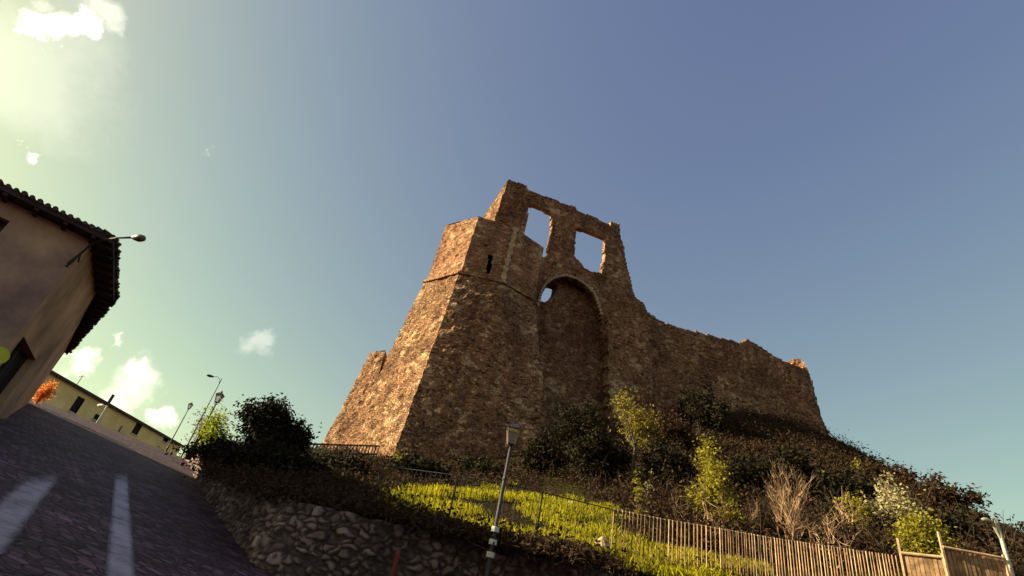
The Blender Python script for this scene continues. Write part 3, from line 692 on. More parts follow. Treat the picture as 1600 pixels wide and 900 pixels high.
for w_ in wins:
    mb = MB(); p = fa + d * (w_[0] + w_[1]) / 2 - n_ * .25; mb.box((p[0], p[1], (w_[2] + w_[3]) / 2), (w_[1] - w_[0] + .1, .1, w_[3] - w_[2] + .1), ax=(d, n_, (0, 0, 1))); o = mb.build('window', M_darkhole, far)
    mb = MB(); p = p + n_ * .3; mb.box((p[0], p[1], w_[2] - .08), (w_[1] - w_[0] + .3, .3, .14), ax=(d, n_, (0, 0, 1))); mb.build('sill', M_paint_w, o)
mb = MB(); e1, e2 = fa - d * .4 + n_ * .5, fb + d * .4 + n_ * .5; r1_, r2_ = fa - n_ * 4.5 - d * .4, fb - n_ * 4.5 + d * .4; g1, g2 = fa - n_ * 9.5 - d * .4, fb - n_ * 9.5 + d * .4
Z = lambda p, z: (p[0], p[1], z)
mb.add([Z(e1, zt), Z(e2, zt), Z(r2_, zt + 1), Z(r1_, zt + 1), Z(g1, zt), Z(g2, zt)], [(0, 1, 2, 3), (3, 2, 5, 4), (0, 3, 4), (1, 5, 2), (0, 4, 5, 1)])
mb.box(((e1 + e2) / 2 + np.array([0, 0, .02])), (Lf + .8, .2, .32), ax=(d, n_, (0, 0, 1)))
rf = mb.build('roof', M_roofd, far)
mb = MB(); u, z = fuz(182, 628); p = fa + d * u - n_ * 1; mb.box((p[0], p[1], zt + .9), (.3, .3, 1.9)); mb.build('chimney', M_roofd, rf)
mb = MB(); u, z = fuz(125, 605); p = fa + d * u - n_ * .6; mb.tube([(p[0], p[1], zt), (p[0], p[1], zt + 1.9)], .04, 5); mb.tube([(p[0] - .4, p[1], zt + 1.6), (p[0] + .4, p[1], zt + 1.7)], .03, 5); mb.build('aerial', M_iron, rf)
# drainpipe on it
u, z = fuz(192, 662); p = fa + d * u + n_ * .1; mb = MB(); mb.tube([(p[0], p[1], zt - 8), (p[0], p[1], zt - 1.6)], .07, 6); mb.build('drainpipe', M_iron, far)
# low parapet along the crest
pa, pb = Uground(150, 664), Uground(286, 717)
pa = U(168, 668, 40); pb = U(288, 717, 37)
pw = empty('parapet', (pa + pb) / 2, label='low pale parapet along the crest of the road in front of the ochre building', cat='parapet')
mb = MB(); L = 20
for i in range(L):
    a, b2 = pa + (pb - pa) * i / L, pa + (pb - pa) * (i + 1) / L; gz = min(lowz(a[0], a[1]), lowz(b2[0], b2[1]))
    tz = (a[2] + b2[2]) / 2; dd = (b2 - a); l = np.hypot(dd[0], dd[1]); dd = np.array([dd[0], dd[1], 0]) / l; nn = np.array([dd[1], -dd[0], 0])
    mb.box(((a[0] + b2[0]) / 2, (a[1] + b2[1]) / 2, tz - .5), (l * .99, .3, 1.0), ax=(dd, nn, (0, 0, 1)))
mb.build('coping', plain_mat('pale_parapet_stone', (.42, .30, .19), .9, .3, 2), pw)

# ------------------------------------------------------------------ lamps
M_lf = plain_mat('lantern_frame_metal', (.34, .24, .17), .4, .3, 6, .2)
def lantern_lamp(loc, H, label, group=None, s=1.0, tilt=0, rings=False, mat=None):
    mat = mat or M_iron
    r = empty('street_lamp', loc, tilt, label, 'street lamp', group)
    mb = MB(); mb.lathe([(.15 * s, 0), (.15 * s, .35), (.10 * s, .42), (.075 * s, 1.0), (.085 * s, 1.05), (.05 * s, 1.15), (.042 * s, H * .72), (.055 * s, H * .73), (.04 * s, H * .74), (.032 * s, H - .62 * s)]); mb.build('pole', mat, r, local=True, smooth=False)
    mb = MB(); z0 = H - .62 * s
    for sx in (-1, 1):
        mb.tube([(0, 0, z0 - .1 * s), (sx * .10 * s, 0, z0 - .02 * s), (sx * .12 * s, 0, z0 + .06 * s)], .014 * s, 6)
    mb.lathe([(.03 * s, z0 - .02 * s), (.06 * s, z0 + .03 * s), (.115 * s, z0 + .06 * s), (.115 * s, z0 + .08 * s)], n=4); mb.build('bracket', mat, r, local=True)
    mb = MB()
    for sx, sy in ((1, 1), (1, -1), (-1, 1), (-1, -1)): mb.tube([(sx * .08 * s, sy * .08 * s, z0 + .07 * s), (sx * .145 * s, sy * .145 * s, z0 + .42 * s)], .013 * s, 5)
    fr = mb.build('lantern_frame', M_lf, r, local=True)
    mb = MB(); mb.lathe([(.105 * s, z0 + .08 * s), (.19 * s, z0 + .41 * s)], n=4); mb.build('lantern_pane', M_glass, fr, local=True)
    mb = MB(); mb.lathe([(.235 * s, z0 + .415 * s), (.24 * s, z0 + .44 * s), (.09 * s, z0 + .55 * s), (.05 * s, z0 + .56 * s), (.05 * s, z0 + .6 * s), (.015 * s, z0 + .66 * s)], n=4); mb.build('lantern_cap', mat, fr, local=True)
    if rings:
        for z in rings: mb = MB(); mb.lathe([(.085 * s, z - .045), (.09 * s, z - .04), (.09 * s, z + .04), (.085 * s, z + .045)]); mb.build('painted_band', M_paint_w, r, local=True)
    return r
lt = U(805, 659, 10.3); gz = float(lowz(lt[0], lt[1]))
zr = [U(774, 848, 10.3)[2] - gz, U(771, 868, 10.3)[2] - gz, U(776, 828, 10.3)[2] - gz]
lantern_lamp((lt[0], lt[1], gz), lt[2] - gz, 'iron street lamp with glass lantern in front of the grass bank below the tower', s=.84, rings=zr, mat=M_lamp_post)
p = U(347, 612, 25); lantern_lamp((p[0], p[1], hz1(p[0], p[1]) - .2), p[2] - hz1(p[0], p[1]) + .2, 'dark street lamp with wide lantern rising out of the bushes left of the castle', s=.85)
p = U(300, 629, 52); g0 = float(lowz(p[0], p[1])); lantern_lamp((p[0], p[1], g0), p[2] - g0, 'small far lantern lamp at the right end of the ochre building', s=.95)
def arm_lamp(loc, H, label, dirv, reach, s=1.0, mat=None, curve=False, hs=1.0):
    r = empty('street_lamp', loc, 0, label, 'street lamp'); mat = mat or M_iron; dv = np.array([dirv[0], dirv[1], 0]); dv = dv / np.linalg.norm(dv)
    mb = MB(); mb.lathe([(.10 * s, 0), (.09 * s, .6), (.065 * s, H * .6), (.045 * s, H)]); mb.build('pole', mat, r, local=True)
    t = np.array([0, 0, H]); mb = MB(); mb.tube([t + np.array([0, 0, -.5]), t + dv * .15 + np.array([0, 0, -.1]), t + dv * reach * .6 + np.array([0, 0, .02]), t + dv * reach + np.array([0, 0, -.05])], .03 * s, 6); mb.build('arm', mat, r, local=True)
    h = t + dv * (reach + .25 * hs) + np.array([0, 0, -.07]); sd_ = np.array([-dv[1], dv[0], 0]); mb = MB()
    mb.tube([t + dv * (reach + x * .6 * hs) + np.array([0, 0, -.07]) for x in (-.05, .2, .5, .8, 1.0)], [.04 * hs, .09 * hs, .12 * hs, .09 * hs, .02 * hs], 8); mb.build('lamp_head', mat, r, local=True, smooth=True)
    return r
p = U(347, 591, 44); g0 = float(lowz(p[0], p[1])); arm_lamp((p[0], p[1], g0), p[2] - g0, 'tall thin street lamp with an arm reaching left over the crest of the road', (-1, -.2), .6, .6, hs=.9)
p = U(168, 634, 60); g0 = float(lowz(p[0], p[1])); arm_lamp((p[0], p[1], g0), p[2] - g0, 'pale short lamp in front of the middle of the ochre building', (-1, .3), .3, 1.0, M_paint_w, hs=1.4)
p = U(1556, 812, 17.5); g0 = hz1(p[0], p[1]) - .1; g0 = min(g0, p[2] - 3); arm_lamp((p[0], p[1], g0), p[2] - g0, 'pale street lamp with flat head behind the right end of the picket fence', (-1, -.1), .12, .8, M_galv, hs=.5)

# orange shrub by the house end
# ------------------------------------------------------------------ fences
# iron railing + picket fence on top of the retaining wall
FZ = 2.25 + 1.7
def fence_line():
    pts = [Uz(x, y, FZ - 1.7) for x, y in ((600, 728), (700, 741), (795, 757), (880, 777), (960, 797), (1040, 813), (1120, 826), (1200, 841), (1300, 856), (1402, 871))]
    return np.array(pts)
FL = fence_line()
def fsamp(step, i0, i1):
    P = FL[i0:i1 + 1, :2]; s = np.concatenate([[0], np.cumsum(np.hypot(*np.diff(P, axis=0).T))]); q = np.arange(0, s[-1] + 1e-6, step)
    return np.stack([np.interp(q, s, P[:, 0]), np.interp(q, s, P[:, 1])], -1)
ir = empty('iron_railing', (FL[2][0], FL[2][1], FZ - 1.2), label='thin dark iron railing in front of the sunlit grass bank', cat='railing')
for k, zz in enumerate((FZ, FZ - 1.02)):
    mb = MB(); mb.tube([(p[0], p[1], zz) for p in np.vstack([fsamp(.3, 0, 4), FL[4:5, :2]])], .012, 6); mb.build('rail', M_iron, ir)
S = fsamp(.125, 0, 4)[:100]
for p in S: mb = MB(); mb.tube([(p[0], p[1], FZ - 1.05), (p[0], p[1], FZ)], .007, 5); mb.build('bar', M_iron, ir)
for p in fsamp(1.9, 0, 4): mb = MB(); mb.box((p[0], p[1], FZ - .62), (.028, .028, 1.26)); mb.build('post', M_iron, ir)
pk = empty('picket_fence', (FL[6][0], FL[6][1], FZ - 1.2), label='long weathered wooden picket fence below the brush, from the railing to the stepped panels', cat='fence')
S = np.vstack([fsamp(.085, 4, 6), fsamp(.055, 6, 9)[1:]]); nS = len(S)
for k, p in enumerate(S):
    if k % 1: continue
    dv = S[min(k + 1, nS - 1)] - S[max(k - 1, 0)]; a = math.atan2(dv[1], dv[0]); tall = (k % 19 == 4)
    mb = MB(); hh_ = 1.28 + random.uniform(-.03, .03); lean = random.uniform(-.012, .012)
    mb.box((p[0] + lean, p[1], FZ + .03 - hh_ / 2), (.020 + random.uniform(-.005, .005), .017, hh_), a + .75 + random.uniform(-.2, .2))
    if k < 96: mb.build('picket', M_picket2 if (tall or random.random() < .25) else M_picket, pk)
    else:
        if 'restp' not in globals(): restp = MB()
        restp.add(mb.v, mb.f)
if 'restp' in globals(): tag(restp.build('picket_run', M_picket, pk), kind='stuff')
for zz, r_ in ((FZ, .03), (FZ - .16, .022), (FZ - 1.05, .03)):
    mb = MB(); pp = fsamp(.5, 4, 9); o_ = np.array([.02, .05])
    mb.tube([(p[0] + .0, p[1] + .04, zz) for p in pp], r_, 6); mb.build('rail', M_rail, pk)
# stepped close-board panels at the right end
def panel_fence(pxs, label, zt):
    a = Uz(pxs[0][0], pxs[0][1], zt); b2 = Uz(pxs[1][0], pxs[1][1], zt)
    r = empty('fence_panel', ((a[0] + b2[0]) / 2, (a[1] + b2[1]) / 2, a[2] - 1.5), label=label, cat='fence', group='stepped board fence panels')
    d = b2 - a; L = np.hypot(d[0], d[1]); d = d / L; an = math.atan2(d[1], d[0]); k = int(L / .07)
    mb = MB()
    for i in range(k):
        p = a + (b2 - a) * (i + .5) / k; hh_ = 1.6; mb.box((p[0], p[1], p[2] - hh_ / 2 + random.uniform(-.012, .012)), (.062, .02 + .01 * random.random(), hh_), an + random.uniform(-.15, .15))
    mb.build('boards', M_picket, r)
    for t in (0, 1):
        p = a + (b2 - a) * t; mb = MB(); mb.box((p[0], p[1] - .03, p[2] - .9 + (.14 if t == 0 else -.06)), (.035, .035, 2.0), an); mb.build('post', M_picket2, r)
    mb = MB(); mb.tube([a + np.array([0, -.05, -.02]), b2 + np.array([0, -.05, -.02])], .025, 6); mb.build('rail', M_picket2, r)
panel_fence(((1404, 862), (1470, 869)), 'short lower board panel between the picket fence and the raised last panel', 2.35)
panel_fence(((1469, 853), (1566, 871)), 'raised last board panel beside the pale lamp post', 2.45)
# small railing at the tower foot
ra, rb = U(463, 693, 26.5), U(593, 697, 27.5)
tr = empty('timber_railing', ((ra[0] + rb[0]) / 2, (ra[1] + rb[1]) / 2, ra[2] - 1), label='low timber railing at the foot of the sunlit tower face', cat='railing')
for dz in (0, -.42): mb = MB(); mb.tube([ra + np.array([0, 0, dz]), rb + np.array([0, 0, dz])], .045, 6); mb.build('rail', M_rail, tr)
for i in range(26):
    p = ra + (rb - ra) * i / 25; mb = MB(); mb.box((p[0], p[1], p[2] - .3), (.06, .05, .62)); mb.build('baluster', M_picket2 if i % 3 else M_rail, tr)
# yellow slatted bench-like rack below it
ya, yb = U(466, 702, 25.3), U(508, 701, 25.6)
yr = empty('slatted_barrier', ((ya[0] + yb[0]) / 2, (ya[1] + yb[1]) / 2, ya[2] - .6), label='short barrier of yellow slats below the left end of the timber railing', cat='barrier')
M_ys = plain_mat('yellow_slats', (.5, .38, .12), .8, .2, 4)
for i in range(12): p = ya + (yb - ya) * i / 11; mb = MB(); mb.box((p[0], p[1], p[2] - .2), (.055, .04, .42)); mb.build('slat', M_ys, yr)
mb = MB(); mb.tube([ya + np.array([0, 0.04, 0]), yb + np.array([0, 0.04, 0])], .03, 6); mb.build('rail', M_rail, yr)
# thin red upright on a dark base by the wall
p = U(624, 858, 9.2); g0 = float(lowz(p[0], p[1]))
rp = empty('red_post', (p[0], p[1], g0), label='thin red post standing in front of the rubble wall', cat='post')
mb = MB(); mb.lathe([(.06, 0), (.06, .05), (.035, .08), (.035, p[2] - g0 - .05), (.02, p[2] - g0)]); mb.build('pole', M_red, rp, local=True)
mb = MB(); mb.lathe([(.12, 0), (.12, .03), (.05, .06)]); mb.build('base', M_iron, rp, local=True)

# ------------------------------------------------------------------ vegetation
def leaf(mb, p, s, rnd=random):
    a = Vector((rnd.gauss(0, 1), rnd.gauss(0, 1), rnd.gauss(0, .7))).normalized(); b2 = a.cross(Vector((rnd.gauss(0, 1), rnd.gauss(0, 1), rnd.gauss(0, 1)))).normalized()
    p = Vector(p); l = s * rnd.uniform(.7, 1.3); w_ = l * .45
    mb.add([p - a * l * .5, p + b2 * w_ * .5, p + a * l * .5, p - b2 * w_ * .5], [(0, 1, 2, 3)])
def branches(mb, p, d, L, r, depth, spread, rnd, tips, up=.15, seg=3):
    pts = [Vector(p)]; dd = Vector(d).normalized()
    for i in range(seg):
        dd = (dd + Vector((rnd.gauss(0, 1), rnd.gauss(0, 1), rnd.gauss(0, .6))) * .13 + Vector((0, 0, up * .4))).normalized()
        pts.append(pts[-1] + dd * L / seg)
    rs = [r * (1 - .5 * i / seg) for i in range(seg + 1)]
    mb.tube(pts, rs, 5 if r > .02 else 3, cap=False); tips.extend(pts[1:])
    if depth > 0:
        for k in range(rnd.choice((2, 3, 3))):
            q = pts[rnd.randint(1, seg)]; nd_ = (dd + Vector((rnd.gauss(0, 1), rnd.gauss(0, 1), rnd.gauss(0, .7))) * spread).normalized()
            branches(mb, q, nd_, L * rnd.uniform(.55, .8), r * .55, depth - 1, spread, rnd, tips, up, seg)
def plant(name, base, H, Wd, label, cat, leafmat, nleaf, ls, seed, stems=5, depth=3, twigmat=None, clump=.35, group=None, lean=(0, 0), droop=0, r0=.035, spread=.5, tipw=.5, trunk_h=0, top=None):
    rnd = random.Random(seed); r = empty(name, base, 0, label, cat, group); tips = []; mb = MB()
    st = Vector((0, 0, trunk_h))
    if trunk_h: mb.tube([(0, 0, -.3), (lean[0] * .2, lean[1] * .2, trunk_h * .5), st], [r0 * 2.2, r0 * 1.8, r0 * 1.5], 7)
    for k in range(stems):
        a = 2 * math.pi * k / stems + rnd.random(); out = Wd / H * rnd.uniform(.2, 1.0) * .8
        branches(mb, st if trunk_h else (rnd.gauss(0, Wd * .06), rnd.gauss(0, Wd * .06), -.15), (math.cos(a) * out + lean[0], math.sin(a) * out + lean[1], 1), (H - trunk_h) * rnd.uniform(.42, .6), r0 * (1 if H > 1.5 else .5), depth, spread, rnd, tips)
    zs = max(t.z for t in tips); xs = max(math.hypot(t.x - lean[0] * t.z, t.y - lean[1] * t.z) for t in tips)
    kz = H / zs; kx = Wd / 2 / xs
    f = lambda v: (lean[0] * v[2] * kz + (v[0] - lean[0] * v[2]) * kx, lean[1] * v[2] * kz + (v[1] - lean[1] * v[2]) * kx, v[2] * kz)
    mb.v = [f(v) for v in mb.v]; tips = [Vector(f(t)) for t in tips]
    mb.build('branches' if not trunk_h else 'trunk', twigmat or M_bark, r, local=True)
    if nleaf:
        lm = MB(); cand = [t for t in tips if t.z > H * .15] or tips
        cl_ = rnd.sample(cand, min(len(cand), max(8, int(len(cand) * .6))))
        for i in range(nleaf):
            t = rnd.choice(cl_); s = clump * rnd.choice((.5, 1, 1))
            leaf(lm, t + Vector((rnd.gauss(0, s * .5), rnd.gauss(0, s * .5), rnd.gauss(0, s * .45))), ls, rnd)
        lm.build('foliage' if not trunk_h else 'crown', leafmat, r, local=True)
    return r
def size(px, d): return px / F * d * 1.03
def at(px, py, h0=12): 
    p = hit(px, py, h0)
    if p is None: p = U(px, py, 36)
    return p
def dist(p): return float(np.linalg.norm(np.asarray(p) - EYE))
def veg(name, bx, by, tx, ty, wpx, label, cat, mat, n, ls, seed, h=None, **kw):
    p = U(bx, by, h) if h else at(bx, by); hh_ = math.hypot(p[0], p[1]); base = np.array([p[0], p[1], hz1(p[0], p[1])])
    if h and kw.pop('ground', False): base[2] = float(lowz(p[0], p[1]))
    # height from the top pixel at the same distance
    t = U(tx, ty, hh_); H = max(.3, t[2] - base[2]); Wd = size(wpx, math.hypot(hh_, base[2]))
    lat = np.array([t[0] - base[0], t[1] - base[1]]) / H
    return plant(name, base, H, Wd, label, cat, mat, n, ls, seed, lean=(lat[0] * .8, lat[1] * .8), **kw)
# named plants the photograph shows
veg('shrub', 985, 800, 978, 618, 125, 'slender young tree with sparse yellow leaves before the castle pier', 'tree', M_leaf_o, 2300, .13, 11, stems=5, depth=3, clump=.38, h=21, r0=.035, trunk_h=1.8)
veg('shrub', 1130, 822, 1100, 690, 62, 'tall yellow-green shrub leaning left above the picket fence', 'shrub', M_leaf_y, 6500, .10, 12, stems=6, depth=3, clump=.3, h=16)
veg('bare_shrub', 1120, 828, 1110, 755, 120, 'tangle of bare twigs around the foot of the tall yellow-green shrub', 'shrub', M_leaf_y, 150, .06, 13, stems=12, depth=3, twigmat=M_twig, h=15.6, r0=.026)
veg('bare_shrub', 1235, 838, 1222, 712, 95, 'tall leafless shrub with upright reddish twigs right of the yellow-green shrub', 'shrub', M_leaf_y, 0, .06, 14, stems=13, depth=4, twigmat=M_twig, h=16, r0=.034, spread=.35)
veg('bare_shrub', 1290, 845, 1300, 770, 120, 'low spreading leafless shrub at the right foot of the tall leafless shrub', 'shrub', M_leaf_m, 300, .08, 15, stems=12, depth=3, twigmat=M_twig, h=16, r0=.026, spread=.6)
veg('bare_shrub', 1165, 825, 1175, 770, 70, 'small leafless bush between the yellow-green shrub and the tall leafless shrub', 'shrub', M_leaf_m, 0, .08, 16, stems=10, depth=3, twigmat=M_twig, h=16, r0=.026, spread=.6)
veg('shrub', 1440, 862, 1440, 805, 52, 'round bright yellow-green bush above the stepped board panels', 'shrub', M_leaf_y, 6500, .09, 17, stems=10, depth=3, clump=.32, h=16.5, spread=.7)
veg('shrub', 1398, 815, 1392, 748, 62, 'pale dry shrub with cream leaves above the round yellow bush', 'shrub', M_leaf_p, 3200, .11, 18, stems=9, depth=3, clump=.35, twigmat=M_twig, h=20)
veg('shrub', 1000, 806, 990, 740, 12, 'thin leafy stalk at the left end of the picket fence', 'plant', M_leaf_y, 350, .08, 19, stems=2, depth=1, clump=.12, h=15.5, r0=.012)
veg('shrub', 1008, 808, 1018, 738, 10, 'thin pale stalk just right of the leafy stalk by the picket fence', 'plant', M_leaf_p, 120, .07, 20, stems=2, depth=1, clump=.12, h=15.6, r0=.012, twigmat=M_twig)
veg('shrub', 750, 745, 752, 720, 22, 'small pale sprig of leaves on the dark bank at the tower foot', 'plant', M_leaf_p, 260, .13, 21, stems=4, depth=2, clump=.2, h=24)
veg('shrub', 628, 724, 628, 706, 40, 'low yellowish weeds at the bright corner of the tower foot', 'plant', M_leaf_y, 500, .10, 22, stems=7, depth=2, clump=.2, h=26.5)
veg('shrub', 1286, 752, 1286, 732, 16, 'small yellow-green tuft high on the dark slope right of the tall leafless shrub', 'plant', M_leaf_y, 300, .12, 23, stems=5, depth=2, clump=.2, h=27)
veg('shrub', 1340, 740, 1339, 718, 16, 'tiny yellowish tuft close to the skyline below the rampart end', 'plant', M_leaf_y, 260, .16, 24, stems=5, depth=2, clump=.25, h=34)
veg('shrub', 1340, 810, 1338, 768, 46, 'olive shrub with sparse leaves between the low leafless shrub and the pale dry shrub', 'shrub', M_leaf_y, 700, .10, 25, stems=8, depth=3, clump=.3, h=19, twigmat=M_twig)
veg('bare_shrub', 1318, 790, 1325, 758, 40, 'few bare pale stems rising above the low leafless shrub', 'shrub', M_leaf_y, 0, .1, 26, stems=5, depth=2, h=18.5, twigmat=M_twig, r0=.03)
veg('bare_shrub', 1062, 825, 1060, 760, 50, 'thin bare brown stems behind the left part of the picket fence', 'shrub', M_leaf_m, 60, .08, 27, stems=9, depth=2, h=15.5, twigmat=M_twig, r0=.02)
# dark masses
dark = [
 (418, 712, 420, 614, 118, 24, 7600, 'large dark evergreen bush standing against the sky left of the castle'),
 (462, 705, 464, 660, 50, 25, 2000, 'dark bush at the left end of the timber railing'),
 (335, 728, 330, 682, 60, 26, 2000, 'dark hedge bush beside the dark lantern lamp'),
 (900, 730, 893, 618, 105, 27, 5200, 'dark evergreen bush filling the foot of the recessed arch'),
 (1100, 690, 1112, 596, 110, 33, 4200, 'dark ivy clad bush against the rampart foot'),
 (1050, 720, 1045, 640, 100, 29, 3600, 'dark bush behind the slender yellow leaved tree'),
 (1415, 800, 1412, 735, 85, 36, 3800, 'dark thicket on the skyline above the pale dry shrub'),
 (1475, 815, 1470, 752, 75, 34, 3200, 'spiky dark thicket on the skyline at the right end of the slope'),
 (1345, 765, 1345, 716, 60, 40, 2200, 'dark skyline bush just below the end of the rampart'),
 (405, 760, 402, 690, 120, 17, 4200, 'dark hedge bush hanging over the left end of the rubble wall'),
 (335, 745, 335, 690, 80, 21, 2600, 'low dark bush at the top of the road beside the parapet end'),
 (470, 768, 472, 728, 90, 17, 2400, 'dark bush on the bank below the slatted barrier'),
 (560, 762, 560, 730, 110, 19, 2400, 'low dark bush on the bank under the timber railing'),
 (660, 758, 662, 727, 120, 21, 2400, 'low dark bush on the bank under the bright corner of the tower'),
 (760, 752, 765, 725, 100, 22, 2000, 'low dark bush on the bank behind the iron street lamp'),
 (840, 762, 838, 680, 90, 23, 3600, 'dark bush right of the iron street lamp at the tower corner'),
 (935, 775, 935, 672, 130, 21.5, 5200, 'broad dark bush at the foot of the slender yellow leaved tree'),
 (1045, 800, 1040, 700, 100, 21, 4200, 'dark bush behind the left end of the picket fence'),
 (1190, 800, 1190, 700, 120, 23, 4600, 'dark bush behind the tall leafless shrub'),
 (1310, 820, 1315, 735, 130, 24, 4600, 'broad dark bush left of the pale dry shrub'),
 (1350, 850, 1350, 790, 110, 20, 3600, 'dark bush above the right end of the picket fence'),
 (1500, 865, 1505, 815, 90, 22, 3000, 'dark bush between the round yellow bush and the pale lamp post'),
 (1530, 850, 1528, 806, 70, 32, 2400, 'dark bush on the skyline left of the pale lamp post'),
]
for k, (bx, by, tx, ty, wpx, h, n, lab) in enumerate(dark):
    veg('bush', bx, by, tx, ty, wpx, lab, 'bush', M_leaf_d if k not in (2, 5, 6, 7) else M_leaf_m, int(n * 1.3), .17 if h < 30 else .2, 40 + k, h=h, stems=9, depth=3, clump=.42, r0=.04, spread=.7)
# trees far right behind the lamp
for k, (bx, by, tx, ty, wpx, h, lab) in enumerate(((1590, 900, 1590, 822, 60, 45, 'dark distant tree at the right edge behind the pale lamp'), (1640, 900, 1640, 815, 80, 44, 'dark distant tree cut by the right edge of the picture'))):
    p = U(bx, by, h); t = U(tx, ty, h); plant('tree', (p[0], p[1], p[2] - 2), t[2] - p[2] + 2, size(wpx, h), lab, 'tree', M_leaf_d, 3200, .24, 70 + k, stems=7, depth=3, clump=.7, trunk_h=1.6, r0=.07)
# bush near the lamps on the left
veg('shrub', 332, 700, 345, 634, 45, 'olive green shrub left of the large evergreen bush', 'shrub', M_leaf_b, 1500, .13, 90, h=24.5, stems=7, depth=3, clump=.4)
veg('bare_shrub', 305, 712, 318, 640, 44, 'bare brown shrub behind the lamps at the crest of the road', 'shrub', M_leaf_m, 300, .12, 91, h=28, stems=12, depth=3, twigmat=M_twig, r0=.03)
p = U(68, 614, 30.5); t = U(72, 596, 30.5); plant('shrub', (p[0], p[1], min(p[2], float(lowz(p[0], p[1])))), t[2] - min(p[2], float(lowz(p[0], p[1]))), size(15, 30), 'orange flowering shrub glowing at the far end of the house wall', 'shrub', leaf_mat('orange_blossom', (.5, .13, .03), (.75, .28, .08), .5), 1400, .10, 92, stems=7, depth=2, clump=.25)

# undergrowth: tangled brush over the slope, too dense to count
def scatter_brush(n, poly, mats, hmin, hmax, name, lab, seed, leafs=10, ls=.12, twig=.5):
    rnd = random.Random(seed); lm, tm = MB(), MB(); cnt = 0
    xs = [p[0] for p in poly]; ys = [p[1] for p in poly]
    while cnt < n:
        px, py = rnd.uniform(min(xs), max(xs)), rnd.uniform(min(ys), max(ys))
        if not inpoly(poly, np.array([px]), np.array([py]))[0]: continue
        cnt += 1
        p = hit(px, py)
        if p is None: continue
        d = noise.noise(Vector((p[0] * .4, p[1] * .4, 2)))
        H = rnd.uniform(hmin, hmax) * (1 + .5 * d)
        if rnd.random() < twig:
            for _ in range(3):
                q = Vector(p) + Vector((rnd.gauss(0, .25), rnd.gauss(0, .25), -.1)); e = q + Vector((rnd.gauss(0, .3), rnd.gauss(0, .3), H * rnd.uniform(.8, 1.4)))
                tm.tube([q, (q + e) / 2 + Vector((rnd.gauss(0, .08), rnd.gauss(0, .08), 0)), e], [.014, .01, .005], 3, cap=False)
        for _ in range(leafs): leaf(lm, (p[0] + rnd.gauss(0, .38), p[1] + rnd.gauss(0, .38), p[2] + abs(rnd.gauss(0, .5)) * H), ls, rnd)
    r = lm.build(name, mats[0]); tag(r, lab, kind='stuff')
    if tm.v: tm.build('twigs', mats[1], r)
brush_poly = [(860, 700), (1000, 660), (1290, 650), (1345, 712), (1420, 760), (1500, 798), (1570, 850), (1570, 895), (1400, 890), (1200, 875), (1080, 858), (1000, 845), (985, 810), (940, 782), (850, 752), (840, 715)]
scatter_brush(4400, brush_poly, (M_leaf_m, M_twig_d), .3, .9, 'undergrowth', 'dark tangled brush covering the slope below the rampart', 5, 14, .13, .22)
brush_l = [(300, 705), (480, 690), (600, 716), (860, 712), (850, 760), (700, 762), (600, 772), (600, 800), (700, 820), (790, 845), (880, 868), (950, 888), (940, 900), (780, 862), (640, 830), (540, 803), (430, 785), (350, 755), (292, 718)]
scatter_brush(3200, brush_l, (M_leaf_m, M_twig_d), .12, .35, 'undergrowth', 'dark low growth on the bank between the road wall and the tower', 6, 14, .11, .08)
scatter_brush(1300, [(1010, 640), (1160, 632), (1290, 642), (1345, 705), (1420, 755), (1300, 745), (1100, 720), (1010, 700)], (M_leaf_m, M_twig_d), .25, .6, 'undergrowth', 'dark scrub right under the rampart on the upper slope', 15, 18, .2, .15)
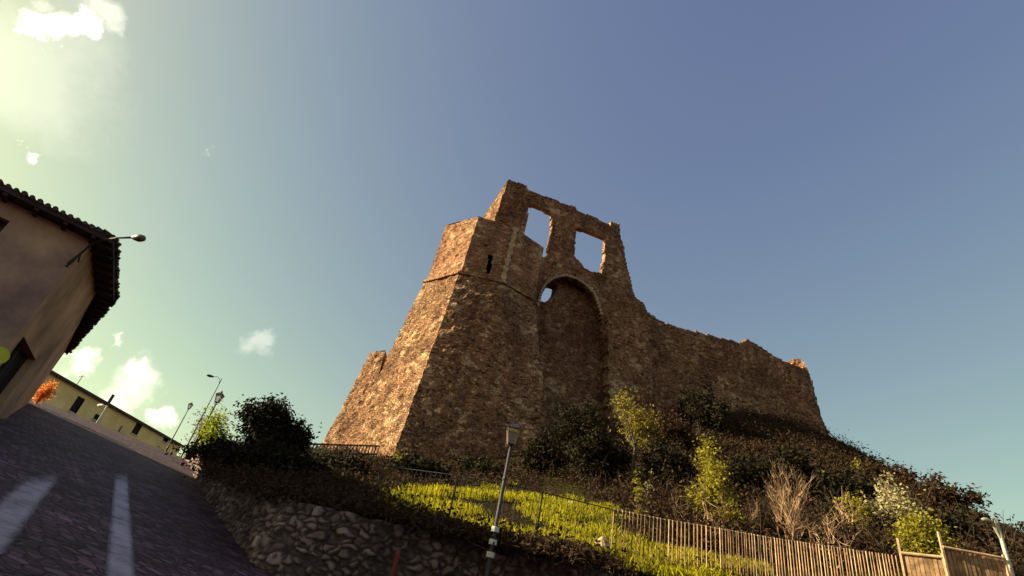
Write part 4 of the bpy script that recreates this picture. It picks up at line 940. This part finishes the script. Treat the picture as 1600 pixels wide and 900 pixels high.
# grass
def grass(n, poly, seed, hmin, hmax, mat, name, lab):
    rnd = random.Random(seed); mb = MB(); xs = [p[0] for p in poly]; ys = [p[1] for p in poly]; c = 0; V = []
    cand = []
    while len(cand) < n:
        px, py = rnd.uniform(min(xs), max(xs)), rnd.uniform(min(ys), max(ys))
        if inpoly(poly, np.array([px]), np.array([py]))[0]: cand.append((px, py))
    for px, py in cand:
        p = hit(px, py, 11.2, 26)
        if p is None: continue
        cl_ = noise.noise(Vector((p[0] * 1.1, p[1] * 1.1, 4)))
        bare = noise.noise(Vector((p[0] * .55, p[1] * .55, 11)))
        if bare > .10 and py < 840 and px > 700: continue
        if cl_ < -.28: continue
        for _ in range(8 if cl_ > -.1 else 3):
            x, y = p[0] + rnd.gauss(0, .16), p[1] + rnd.gauss(0, .16); z = p[2] + (0); H = rnd.uniform(hmin, hmax) * (1 + .6 * cl_); a = rnd.uniform(0, 3.14); w_ = rnd.uniform(.007, .014)
            lx, ly = rnd.gauss(0, .35) * H, rnd.gauss(0, .35) * H
            mb.add([(x - w_ * math.cos(a), y - w_ * math.sin(a), z - .03), (x + w_ * math.cos(a), y + w_ * math.sin(a), z - .03), (x + lx * .4, y + ly * .4, z + H * .6), (x + lx, y + ly, z + H)], [(0, 1, 2), (1, 3, 2)])
    tag(mb.build(name, mat), lab, kind='stuff')
gp = [(596, 776), (640, 770), (700, 768), (790, 757), (850, 763), (900, 776), (950, 792), (985, 818), (1000, 852), (1100, 868), (1200, 888), (1200, 905), (1080, 905), (950, 875), (880, 855), (790, 838), (700, 815), (600, 790)]
scatter_brush(380, gp, (M_leaf_m, M_twig_d), .1, .3, 'weeds', 'dark low weeds mottling the sunlit grass bank', 8, 9, .08, .1)
grass(12000, gp, 3, .05, .19, M_grass, 'grass', 'sunlit bright green grass on the bank behind the railing')
# pale stone block standing in the grass
p = at(941, 868); sb = None
def rock(px, py, s, lab, seed):
    rnd = random.Random(seed); p = at(px, py); mb = MB(); bm = bmesh.new(); bmesh.ops.create_icosphere(bm, subdivisions=3, radius=s)
    for v in bm.verts: v.co *= 1 + .35 * noise.noise(v.co / s * 1.3 + Vector((seed, 0, 0))); v.co.z *= 1.15
    me = bpy.data.meshes.new('boulder'); bm.to_mesh(me); bm.free(); me.materials.append(M_ring); o = bpy.data.objects.new('boulder', me); COL.objects.link(o); o.location = (p[0], p[1], p[2] + s * .4)
    tag(o, lab, 'stone')
rock(940, 866, .22, 'pale upright stone in the grass near the railing', 1)
rock(890, 798, .16, 'pale stone on the upper edge of the grass bank', 2)
